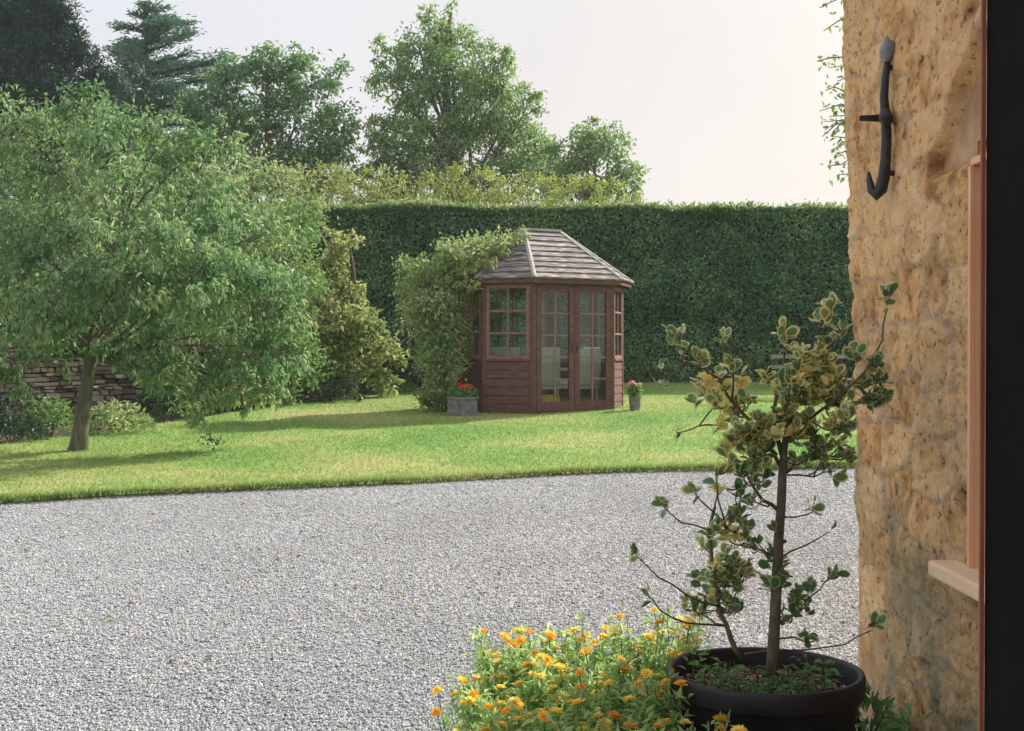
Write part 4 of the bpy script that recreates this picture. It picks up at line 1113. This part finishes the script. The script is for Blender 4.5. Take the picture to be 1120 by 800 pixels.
# light bushes just over the hedge
bl = [(345, 205, 26), (385, 212, 22), (420, 210, 22), (455, 212, 20), (490, 208, 20), (525, 205, 24), (560, 212, 22), (595, 212, 20), (630, 214, 20), (665, 216, 18), (692, 222, 10)]
words = ['first light green bush above the hedge, beside the drooping tree', 'light green bush above the hedge below the sky gap', 'light yellow-green bush above the hedge under the dark lower branches of the tallest tree',
         'light bush above the hedge left of the tallest trunk', 'tufty light bush above the hedge straight below the tallest treetop', 'taller light green bush above the hedge over the climber', 'light bush above the hedge over the summerhouse ridge',
         'light bush above the hedge over the summerhouse eaves end', 'yellowish bush above the hedge in front of the smaller rounded tree', 'low yellowish bush above the hedge near the open sky', 'last tiny bush above the hedge beside the open sky']
for (px, py, r), w in zip(bl, words):
    Yb = 29.0 + random.uniform(-.6, .6)
    b = [B_(px, py, Yb, r), B_(px - r * .6, py + r * .7, Yb, r * .8, -.3), B_(px + r * .6, py + r * .8, Yb, r * .8, .2), B_(px, py + r * 2, Yb, r * 1.1)]
    for q in range(4): b.append(B_(px + random.uniform(-r, r), py - r * random.uniform(.5, 1.0), Yb, r * .28))
    plant('tall_bush', w, 'bush', gp(px, Yb), b, 210, .08, M['l_yel'], M['bark'], .05, group='light green bushes above the hedge', parts=('stems', 'foliage'), droop=.0, aspect=.4, cl_r=.26, clusters=26)
plant('shrub_tip', 'tiny shrub top just showing above the hedge in the open sky', 'shrub', gp(733, 29.0),
      [B_(733, 228, 29, 6), B_(738, 232, 29, 7), B_(731, 221, 29, 3)], 200, .09, M['l_mid'], M['bark'], .04, parts=('stems', 'foliage'))

# climber on the hidden side of the house, its shoots sticking out past the corner
def corner_climber():
    base = (1.62, 5.12, 0.1)
    root = tag(empty('wall_climber', base), 'wispy green climber whose shoots stick out past the house corner against the sky', 'climber')
    B0 = np.array(base); mb = MB()
    mb.tube([(0, 0, -.1), (.03, .02, 1), (-.03, .03, 2.0), (0, .03, 2.9), (.02, .05, 3.5)], [.018, .015, .012, .010, .006], 6)
    tips = [(893, 68, .5), (905, 75, .6), (902, 100, .5), (896, 122, .7), (905, 140, .8), (899, 150, .6), (908, 165, .7), (905, 182, .5), (915, 192, .6), (910, 118, .4), (915, 90, .3), (900, 35, .8), (895, 10, .9), (912, 150, .3), (906, 128, .4), (914, 170, .3), (901, 134, .5), (910, 145, .55)]
    PP = []
    for px, py, dy in tips:
        p = P(px, py, 5.2 + dy) - B0
        a = np.array([0, .04, p[2] - random.uniform(.05, .3)])
        path = curve(a, p, .05, 6, .03); mb.tube(path, [.005, .004, .004, .003, .003, .002], 4)
        for k in range(30):
            t = .25 + .75 * random.random(); i = min(int(t * 5), 4)
            PP.append(path[i] + (path[i + 1] - path[i]) * (t * 5 - i) + RNG.normal(0, .018, 3))
    PP = np.array(PP); n = len(PP); Ls = .022 + .018 * RNG.random(n)
    leaves_obj('leaves', PP, RNG.normal(0, 1, (n, 3)) + [0, 0, -.4], RNG.normal(0, .6, (n, 3)) + [0, 0, .6], Ls, Ls * .5, M['l_mid'], root)
    mb.build('stems', M['twig'], root)
corner_climber()

# ================================================================== BENCH
bn = tag(empty('garden_bench', (4.22, 20.4, float(g(20.4)))), 'grey slatted garden bench with dark metal ends standing before the hedge', 'bench')
BL = 1.15
for k, z in enumerate((.70, .535)):
    s = MB(); s.box(-.03, BL + .03, .30 + .0 - k * .03, .325 - k * .03, z, z + .062); s.build('back_slat', M['benchwood'], bn, bevel=.005)
for k in range(4):
    s = MB(); s.box(-.03, BL + .03, -.14 + k * .105, -.055 + k * .105, .355, .385); s.build('seat_slat', M['benchwood'], bn, bevel=.005)
for x in (.03, BL - .05):
    s = MB()
    s.box(x, x + .035, -.13, -.095, 0, .352); s.box(x, x + .035, .30, .335, 0, .352); s.box(x, x + .035, -.13, .335, .325, .353)
    s.hexa([(x, .29, .353), (x + .035, .29, .353), (x + .035, .33, .353), (x, .33, .353), (x, .327, .77), (x + .035, .327, .77), (x + .035, .36, .77), (x, .36, .77)])
    s.build('end_frame', M['iron'], bn, bevel=.004)

# ================================================================== FLOWER TUBS by the summerhouse
def flower_variants(name, mat, r, n=12, layers=2):
    PP, DD, NN, LL = [], [], [], []
    for l in range(layers):
        for k in range(n):
            a = 2 * math.pi * (k + .5 * l) / n
            d = np.array([math.cos(a), math.sin(a), .25 + .5 * l]); PP.append([math.cos(a) * r * .15, math.sin(a) * r * .15, r * .12 * l]); DD.append(d); NN.append([0, 0, 1]); LL.append(r * (.95 - .25 * l) * random.uniform(.9, 1.1))
    PP, DD, NN, LL = map(lambda q: np.array(q, float), (PP, DD, NN, LL))
    V, Fc = leaf_arrays(PP, DD, NN, LL, LL * .55, fold=.15, curl=.1)
    nb = len(V)
    # domed centre
    cv = [(0, 0, r * .42)] + [(math.cos(a) * r * .28, math.sin(a) * r * .28, r * .26) for a in np.linspace(0, 2 * math.pi, 9)[:-1]]
    V = np.concatenate([V, np.array(cv)])
    cf = np.array([[nb, nb + 1 + k, nb + 1 + (k + 1) % 8] for k in range(8)])
    Fall = np.concatenate([Fc, cf])
    mi = np.concatenate([np.zeros(len(Fc)), np.ones(len(cf))])
    rnd = np.concatenate([np.repeat(RNG.random(len(PP)), 4), np.full(9, .5)])
    return np_mesh(name, V, Fall, [mat, M['flowercentre']], mat_idx=mi, attrs={'rnd': ('POINT', rnd)})

def tub(px, Y, w, h, label, flab, flmat, nfl, rect, fh):
    base = gp(px, Y)
    t = tag(empty('flower_tub', base), label, 'tub')
    b = MB()
    if rect:
        b.box(-w / 2, w / 2, -w * .4, w * .4, 0, h * .88, jit=.01); b.box(-w / 2 - .015, w / 2 + .015, -w * .4 - .015, w * .4 + .015, h * .88, h)
    else:
        b.lathe([(0, 0), (w * .38, 0), (w * .46, h * .9), (w * .5, h * .9), (w * .5, h), (w * .42, h), (w * .42, h * .9), (0, h * .9)], n=20)
    b.build('tub_body', M['stonetub'], t, bevel=.008 if rect else 0)
    f = tag(empty('flowering_plant', (base[0], base[1], base[2] + h)), flab, 'plant')
    n = 260; a = RNG.random(n) * 6.283; q = RNG.random(n) ** .5 * w * .5
    p = np.stack([np.cos(a) * q, np.sin(a) * q, RNG.random(n) * fh * .8], -1); Ls = .035 + .025 * RNG.random(n)
    leaves_obj('leaves', p, RNG.normal(0, 1, (n, 3)) + [0, 0, .2], RNG.normal(0, .5, (n, 3)) + [0, 0, 1], Ls, Ls * .7, M['l_mid'], f)
    me = flower_variants('flower_head', flmat, .045, 10, 2)
    for k in range(nfl):
        a = random.random() * 6.28; q = random.random() * w * .42
        o = link('flower_head', me, f, (math.cos(a) * q, math.sin(a) * q, fh * random.uniform(.75, 1.0)))
        o.rotation_euler = (random.uniform(-.2, .9), random.uniform(-.4, .4), random.random() * 6)
    st = MB()
    for k in range(6): st.tube([(0, 0, -.04), (random.uniform(-.1, .1), random.uniform(-.05, .05), fh * .8)], .004, 4)
    st.build('stems', M['twig'], f)
tub(506, 17.75, .40, .29, 'square grey stone tub at the climber side of the summerhouse', 'red flowering plant in the square stone tub', M['red'], 9, True, .17)
tub(694.5, 18.55, .19, .24, 'small round stone pot at the bench side of the summerhouse', 'pink flowering plant in the small round stone pot', M['pink'], 7, False, .20)

# ================================================================== POT AND HOLLY
PX, PY = .785, 3.98
ph = .462
pot = tag(empty('plant_pot', (PX, PY, 0)), 'large round black tub holding the variegated holly by the wall', 'pot')
b = MB()
b.lathe([(0, .0), (.235, .0), (.245, .01), (.285, ph - .075), (.288, ph - .07), (.303, ph - .066), (.306, ph - .06), (.308, ph - .012), (.304, ph - .002), (.296, ph), (.287, ph - .003), (.282, ph - .012), (.276, ph - .06), (.270, ph - .12), (0, ph - .12)], n=72)
b.build('tub_body', M['potplastic'], pot, smooth=True)
s = MB()
ringn = 40; rr_ = [0, .06, .12, .18, .23, .268]
vv = [(0, 0, ph - .045)]
for r in rr_[1:]:
    for k in range(ringn):
        a = 2 * math.pi * k / ringn
        vv.append((r * math.cos(a), r * math.sin(a), ph - .05 - .02 * (r / .268) ** 2 + .014 * float(fbm(np.array([r * 20 * math.cos(a)]), np.array([r * 20 * math.sin(a)]), seed=90)[0])))
ff = [(0, 1 + k, 1 + (k + 1) % ringn) for k in range(ringn)]
for i in range(len(rr_) - 2):
    for k in range(ringn): ff.append((1 + i * ringn + k, 1 + (i + 1) * ringn + k, 1 + (i + 1) * ringn + (k + 1) % ringn, 1 + i * ringn + (k + 1) % ringn))
s.add(vv, ff); s.build('soil', M['compost'], pot, smooth=True)
# debris lying on the compost
def debris():
    n = 900; a = RNG.random(n) * 6.283; q = RNG.random(n) ** .5 * .262
    p = np.stack([np.cos(a) * q, np.sin(a) * q, np.full(n, ph - .048) - .02 * (q / .268) ** 2 + .004 + .008 * RNG.random(n)], -1)
    Ls = .010 + .022 * RNG.random(n)
    m = leafmat('dead_leaf', [(0, (.07, .04, .03)), (.4, (.22, .13, .09)), (.8, (.48, .34, .26)), (1, (.70, .60, .52))], .05, .8, .2, 40)
    leaves_obj('dead_leaves', p, RNG.normal(0, 1, (n, 3)) * [1, 1, .15], RNG.normal(0, .4, (n, 3)) + [0, 0, 1], Ls, Ls * .5, m, pot)
debris()

def small_weeds():
    spots = [(-.16, -.16), (-.12, -.20), (-.03, -.21), (-.20, -.08), (-.05, -.12), (.04, -.17), (.10, -.13), (.13, -.19), (.17, -.08), (.02, -.05), (-.12, -.06), (-.22, .02)]
    labs = 'small green seedling growing on the compost in the black tub'
    for k, (dx, dy) in enumerate(spots):
        root = tag(empty('seedling', (PX + dx, PY + dy, ph - .055)), labs, 'seedling', 'seedlings in the black tub')
        n = random.randint(22, 60); a = RNG.random(n) * 6.283; t = RNG.random(n)
        H = random.uniform(.05, .13)
        p = np.stack([np.cos(a) * .012 * (1 + t * 1.5), np.sin(a) * .012 * (1 + t * 1.5), t * H], -1)
        d = np.stack([np.cos(a), np.sin(a), RNG.normal(.35, .3, n)], -1)
        Ls = .016 + .022 * RNG.random(n)
        leaves_obj('leaves', p, d, RNG.normal(0, .3, (n, 3)) + [0, 0, 1], Ls, Ls * .42, M['l_weed'], root)
        st = MB(); st.tube([(0, 0, -.01), (.004, 0, H)], [.0022, .0012], 5); st.build('stem', M['twig'], root)
small_weeds()

def holly():
    base = np.array([PX + .018, PY - .02, ph - .05])
    root = tag(empty('variegated_holly', tuple(base)), 'spindly variegated holly bush with cream-edged leaves growing in the black tub', 'shrub')
    HY = PY - .02
    def h(px, py, dy=0.0): return P(px, py, HY + dy) - base
    tr = MB(); br = MB()
    trunk = [h(845, 742), h(846, 720), h(848, 680), h(850, 640), h(852, 590), h(855, 550), h(856, 520), h(858, 490), h(862, 465)]
    tr.tube(trunk, [.0215, .019, .0172, .0165, .0152, .0142, .0135, .011, .009], 14)
    second = [h(812, 722, -.04), h(800, 700, -.05), h(788, 672, -.05), h(780, 630, -.05), h(777, 590, -.05), h(782, 555, -.05)]
    nodes = [(p, .012) for p in trunk[2:]]
    tips = []   # (pos, dir, nleaves, yellow, scale)
    def limb(path, r0, r1):
        pts = [np.array(q) for q in path]; n = len(pts)
        # densify with slight wobble
        out = [pts[0]]
        for i in range(n - 1):
            for t in (.5, 1.0):
                out.append(pts[i] * (1 - t) + pts[i + 1] * t + (RNG.normal(0, .004, 3) if t < 1 else 0))
        rad = list(np.linspace(r0, r1, len(out)))
        br.tube(out, rad, 7)
        for p, r in zip(out, rad): nodes.append((p, r))
        return out
    limb(second, .009, .005)
    A = limb([h(857, 515), h(838, 480, .0), h(815, 455, -.02), h(795, 432, -.05), h(775, 408, -.08), h(757, 392, -.10), h(747, 381, -.1)], .007, .003)
    Bq = limb([h(862, 465), h(872, 440, .02), h(885, 410, .04), h(895, 380, .05), h(905, 352, .06)], .007, .0035)
    C = limb([h(856, 500), h(845, 460, .05), h(852, 420, .08), h(858, 385, .08)], .008, .0035)
    D = limb([h(860, 478), h(890, 455, -.05), h(920, 432, -.08), h(945, 408, -.06), h(955, 392, -.04)], .006, .003)
    E = limb([h(945, 408, -.06), h(965, 372, 0), h(970, 338, .05)], .004, .0025)
    limb([h(856, 520), h(885, 498, .08), h(915, 485, .1), h(930, 470, .1)], .007, .003)
    limb([h(800, 440, -.04), h(802, 412, -.02), h(802, 388, -.02), h(790, 375, -.02)], .004, .0025)
    limb([h(790, 436, -.04), h(765, 466, .05), h(740, 474, .1)], .003, .002)
    limb([h(853, 560), h(835, 548, 0), h(822, 530, -.02), h(812, 512, -.02)], .007, .003)
    limb([h(851, 610), h(832, 602, -.02), h(815, 594, -.03)], .004, .002)
    # long bare whips
    whips = [([h(815, 586, -.03), h(775, 580, -.1), h(745, 572, -.15), h(724, 553, -.2)], (724, 550, -.2, 5)),
             ([h(790, 665, -.05), h(752, 652, -.15), h(720, 632, -.25), h(698, 610, -.3)], (696, 607, -.3, 5)),
             ([h(792, 685, -.05), h(750, 682, -.2), h(722, 668, -.28), h(708, 650, -.3)], (707, 651, -.3, 3)),
             ([h(853, 570), h(870, 566, 0), h(890, 560, 0)], (890, 555, 0, 5)), ([h(852, 612), h(880, 598, .05), h(908, 582, .08)], (909, 581, .08, 1)),
             ([h(850, 685), h(875, 668, 0), h(898, 645, .02), h(912, 632, .04)], (912, 630, .04, 5)),
             ([h(815, 716, .05), h(880, 712, .1), h(925, 706, .1), h(955, 690, .08)], (957, 683, .08, 6)),
             ([h(848, 700), h(870, 698, .0), h(890, 703, .02)], (884, 698, .02, 6)),
             ([h(798, 580, -.05), h(780, 560, -.08), h(760, 540, -.12)], (757, 535, -.12, 5)),
             ([h(795, 580, -.05), h(785, 545, -.1), h(783, 520, -.1)], (784, 515, -.1, 7)),
             ([h(862, 520), h(890, 522, .05), h(915, 515, .1)], (916, 520, .1, 4)),
             ([h(757, 392, -.10), h(738, 408, -.15), h(725, 418, -.16)], (722, 420, -.16, 4))]
    for path, (px, py, dy, n) in whips:
        limb(path, .0035, .0018); tips.append((h(px, py, dy), unit((path[-1] - path[-2])[None])[0], n, .3, 1.0))
    for (px, py, dy, n, yl, sc) in [(738, 368, -.1, 9, .45, 1.15), (748, 380, -.1, 5, .4, 1.0), (792, 368, -.02, 7, .3, .9), (766, 394, -.1, 8, .45, 1.1), (858, 364, .08, 9, .5, 1.15), (862, 378, .08, 6, .5, 1), (906, 336, .06, 9, .35, 1.25), (900, 350, .06, 6, .4, 1.1),
                                    (970, 322, .05, 9, .1, 1.0), (905, 372, .05, 8, .35, 1.1), (920, 360, .05, 6, .4, 1.1), (935, 385, 0, 9, .3, 1.1), (958, 395, -.04, 9, .2, 1.1), (962, 412, -.04, 9, .15, 1.1), (945, 425, -.06, 9, .2, 1.1), (955, 440, -.05, 6, .1, 1.0), (930, 468, .1, 7, .3, 1),
                                    (895, 395, .04, 10, .6, 1.1), (885, 405, 0, 10, .75, 1.1), (905, 405, 0, 9, .9, 1.0), (740, 474, .1, 3, .2, .7), (770, 418, -.1, 9, .95, 1.05), (785, 410, -.05, 8, .8, 1.0), (800, 400, -.02, 8, .5, 1.0), (760, 436, -.08, 6, .3, .9), (790, 425, -.05, 8, .9, 1.0),
                                    (810, 512, -.02, 8, .3, .9), (815, 590, -.03, 6, .3, .9), (850, 575, -.03, 4, .1, .9), (852, 628, -.03, 4, .1, 1.1), (846, 640, -.05, 3, .1, 1.1), (885, 645, .02, 8, .1, 1.0), (872, 655, 0, 6, .15, 1.0), (748, 660, -.1, 3, .5, .8), (722, 400, -.16, 2, .4, .8)]:
        tips.append((h(px, py, dy), np.array([0, 0, 1.0]), n, yl, sc))
    # filling twigs in the body of the bush
    def fill(n, cx, cy, rx, ry, yl, lo=5, hi=9, dyr=.11, sc=.95):
        for k in range(n):
            a = random.random() * 6.28; q = random.random() ** .5
            px, py = cx + rx * q * math.cos(a), cy + ry * q * math.sin(a); p = h(px, py, random.uniform(-dyr, dyr))
            d, (nb_, r) = min(((np.linalg.norm(p - (m[0] + np.array([0, 0, -.0]))) + (0.05 if m[0][2] > p[2] else 0), m) for m in nodes), key=lambda t: t[0])
            if np.linalg.norm(nb_ - p) > .012:
                br.tube(curve(nb_, p, -.01, 5, .006), [min(r, .004), .0032, .0028, .0022, .0016], 5); nodes.append((p, .002))
            tips.append((p, unit((p - nb_)[None])[0] * .5 + np.array([0, 0, .7]), random.randint(lo, hi), max(0, min(1, random.gauss(yl, .25))), sc * random.uniform(.85, 1.1)))
    fill(24, 835, 455, 50, 45, .45)
    fill(28, 885, 450, 50, 48, .4)
    fill(20, 815, 480, 38, 32, .4)
    fill(20, 855, 492, 58, 30, .3)
    fill(16, 895, 410, 30, 34, .6)
    fill(6, 800, 425, 28, 22, .6)
    fill(28, 800, 600, 34, 44, .25, 4, 8, .09, .95)
    fill(24, 785, 650, 30, 36, .3, 4, 7, .09, .85)
    fill(8, 805, 540, 30, 28, .3, 4, 7, .09, .85)
    fill(6, 870, 665, 20, 18, .1, 4, 6, .05, .85)
    fill(5, 848, 610, 10, 45, .1, 3, 5, .03, 1.0)
    fill(10, 945, 425, 26, 34, .25, 5, 8, .08, 1.0)
    fill(6, 915, 500, 18, 14, .3, 4, 7, .08, .9)
    # leaves with margins: obovate, cupped, a few teeth
    us = [(-.0, 0), (.20, .30), (.45, .46), (.68, .47), (.88, .30), (1.0, 0)]
    outline = [(0, 0)] + [(u, w) for u, w in us[1:-1]] + [(1.0, 0)] + [(u, -w) for u, w in us[1:-1]][::-1]   # 10 pts
    V, Fc, E_, R_ = [], [], [], []
    for pos, dr, n, yl, sc in tips:
        dr = dr / (np.linalg.norm(dr) + 1e-9)
        a0 = random.random() * 6.28
        s1 = np.cross(dr, [0.3, .5, .1]); s1 /= np.linalg.norm(s1); s2 = np.cross(dr, s1)
        for k in range(n):
            a = a0 + k * 2.4 + random.uniform(-.3, .3); el = random.uniform(.15, 1.25)
            axis = (s1 * math.cos(a) + s2 * math.sin(a)) * math.cos(el) + dr * math.sin(el)
            axis = axis / np.linalg.norm(axis)
            p0 = pos - dr * .045 * (k / max(n, 1)) * random.uniform(.3, 1) + RNG.normal(0, .004, 3)
            nrm = dr * .8 - axis * .3 + RNG.normal(0, .35, 3); S = np.cross(axis, nrm); S /= np.linalg.norm(S); Nn = np.cross(S, axis)
            Lf = random.uniform(.033, .053) * sc; Wf = Lf * random.uniform(.58, .72)
            curl = random.uniform(-.1, .35); cup = random.uniform(.1, .45)
            rv = max(0, min(1, yl + (.10 if yl > .35 else -.02) + random.gauss(0, .2)))
            b0 = len(V)
            pts = []
            for (u, w) in outline:
                pts.append((u, w, 1.0))
            for (u, w) in outline:
                pts.append((.5 + (u - .5) * .55, w * .5, .25))
            for (u, w, e) in pts:
                wave = .06 * math.sin(u * 19 + k) * abs(w) * 2 * (e > .5)
                q = p0 + axis * u * Lf + S * w * Wf * 1.0 + Nn * ((w * w * 4 * cup * .25 - curl * u * u * .5 + wave) * Lf)
                V.append(q); E_.append(e); R_.append(rv)
            for i in range(10):
                j = (i + 1) % 10
                Fc.append((b0 + i, b0 + j, b0 + 10 + j, b0 + 10 + i))
            Fc.append(tuple(b0 + 10 + i for i in range(10)))
            # petiole
            br.tube([pos - dr * .045 * (k / max(n, 1)), p0 + axis * .003], .0011, 3, cap=False)
    me = bpy.data.meshes.new('leaves'); me.from_pydata([tuple(v) for v in V], [], Fc); me.materials.append(M['holly'])
    a = me.attributes.new('edge', 'FLOAT', 'POINT'); a.data.foreach_set('value', E_)
    a = me.attributes.new('rnd', 'FLOAT', 'POINT'); a.data.foreach_set('value', R_)
    me.polygons.foreach_set('use_smooth', [True] * len(me.polygons)); me.update()
    link('leaves', me, root)
    tr.build('trunk', M['hollybark'], root, smooth=True)
    br.build('branches', M['twig'], root, smooth=True)
holly()

# ================================================================== MARIGOLDS
def marigolds():
    heads = [flower_variants('flower_head', M['orange'], .021, 13, 3), flower_variants('flower_head', M['amber'], .021, 12, 3), flower_variants('flower_head', M['amber'], .018, 11, 2), flower_variants('flower_head', M['orange'], .018, 12, 3)]
    lab = 'orange marigold plant in the flowering clump beside the black tub'
    spots = []
    for yy in np.arange(3.30, 4.5, .16):
        for xx in np.arange(-.24, .62, .16):
            x = xx + random.uniform(-.05, .05); y = yy + random.uniform(-.05, .05)
            if (x - PX) ** 2 + (y - PY) ** 2 < .37 ** 2: continue
            if x < -.21 + (y - 3.5) * .16: continue
            spots.append((x, y))
    spots += [(.42, 3.42), (.55, 3.36), (.66, 3.33)]
    for (x, y) in spots:
        # silhouette of the clump rises from the drive side to the tub
        H = np.interp(x, [-.25, -.1, .1, .3, .6], [.36, .44, .50, .53, .54]) * random.uniform(.88, 1.05)
        H *= np.interp(y, [3.3, 3.8, 4.3], [.84, .93, 1.06])
        if x > .35 and y < 3.72: H = min(H, .41)
        root = tag(empty('marigold_plant', (x, y, 0)), lab, 'flowering plant', 'marigolds beside the black tub')
        st = MB(); PP, DD = [], []
        nst = 11; tops = []
        for k in range(nst):
            a = random.random() * 6.28; q = random.uniform(.02, .12); hh = H * random.uniform(.68, 1.0)
            path = curve((0, 0, 0), (math.cos(a) * q, math.sin(a) * q, hh), 0, 5, .012)
            st.tube(path, [.003, .0027, .0024, .002, .0016], 4); tops.append(path[-1])
            for m in range(80):
                t = random.random() ** .7 * 4; i = min(int(t), 3)
                PP.append(path[i] + (path[i + 1] - path[i]) * (t - i) + RNG.normal(0, .014, 3)); DD.append([math.cos(a) * .5, math.sin(a) * .5, .25])
        PP = np.array(PP); n = len(PP); D = np.array(DD) + RNG.normal(0, .8, (n, 3)); Ls = .022 + .028 * RNG.random(n)
        leaves_obj('leaves', PP, D, RNG.normal(0, .5, (n, 3)) + [0, 0, .9], Ls, Ls * .32, M['l_marigold'], root)
        st.build('stems', M['l_weed'], root)
        for tpt in tops[:random.choice([7, 7, 8])]:
            o = link('flower_head', random.choice(heads), root, tuple(tpt + np.array([0, 0, .004])))
            o.rotation_euler = (random.uniform(-.2, .75), random.uniform(-.5, .4), random.random() * 6.28)
            s = random.uniform(.8, 1.3); o.scale = (s, s, s)
    # two outliers over the gravel
    for (px, py, hd, lb) in ((478, 757, 1, 'single marigold leaning over the gravel, uppermost of the two strays'), (477, 781, 0, 'single marigold leaning over the gravel, lowest of the strays')):
        p = P(px, py, 4.0)
        root = tag(empty('marigold_plant', (p[0] + .08, 4.0, 0)), lb, 'flowering plant', 'marigolds beside the black tub')
        st = MB(); path = curve((0, 0, 0), (-.08, 0, p[2]), 0, 6, .01); st.tube(path, .002, 4); st.build('stems', M['l_weed'], root)
        n = 60; i = RNG.integers(0, 5, n); PP = np.array([path[k] for k in i]) + RNG.normal(0, .02, (n, 3)); Ls = np.full(n, .03)
        leaves_obj('leaves', PP, RNG.normal(0, 1, (n, 3)), RNG.normal(0, 1, (n, 3)), Ls, Ls * .24, M['l_marigold'], root)
        o = link('flower_head', heads[hd], root, (-.08, 0, p[2])); o.rotation_euler = (.4, -.3, 0)
marigolds()
tuft('wall_weed', 'green weed growing at the foot of the stone wall behind the tub', 'weed', 0, 4.35, .12, .30, 160, .06, M['l_weed'], .4, x=1.20)
tuft('wall_weed', 'taller weed in the corner between the tub and the wall', 'weed', 0, 3.72, .10, .42, 160, .06, M['l_weed'], .35, x=1.16)

# ================================================================== HAZE
hm = bpy.data.materials.new('haze'); hm.use_nodes = True
hn, hl = hm.node_tree.nodes, hm.node_tree.links
for n in list(hn): hn.remove(n)
ho = hn.new('ShaderNodeOutputMaterial'); hv = hn.new('ShaderNodeVolumePrincipled')
hv.inputs['Color'].default_value = (.90, .93, 1.0, 1); hv.inputs['Density'].default_value = HAZE
hv.inputs['Anisotropy'].default_value = 0.0
hl.new(hv.outputs['Volume'], ho.inputs['Volume'])
b = MB(); b.box(-310, 310, -70, 410, -1.2, 16)
ho_ = b.build('haze', hm); tag(ho_, 'thin summer haze in the air over the garden', kind='stuff')
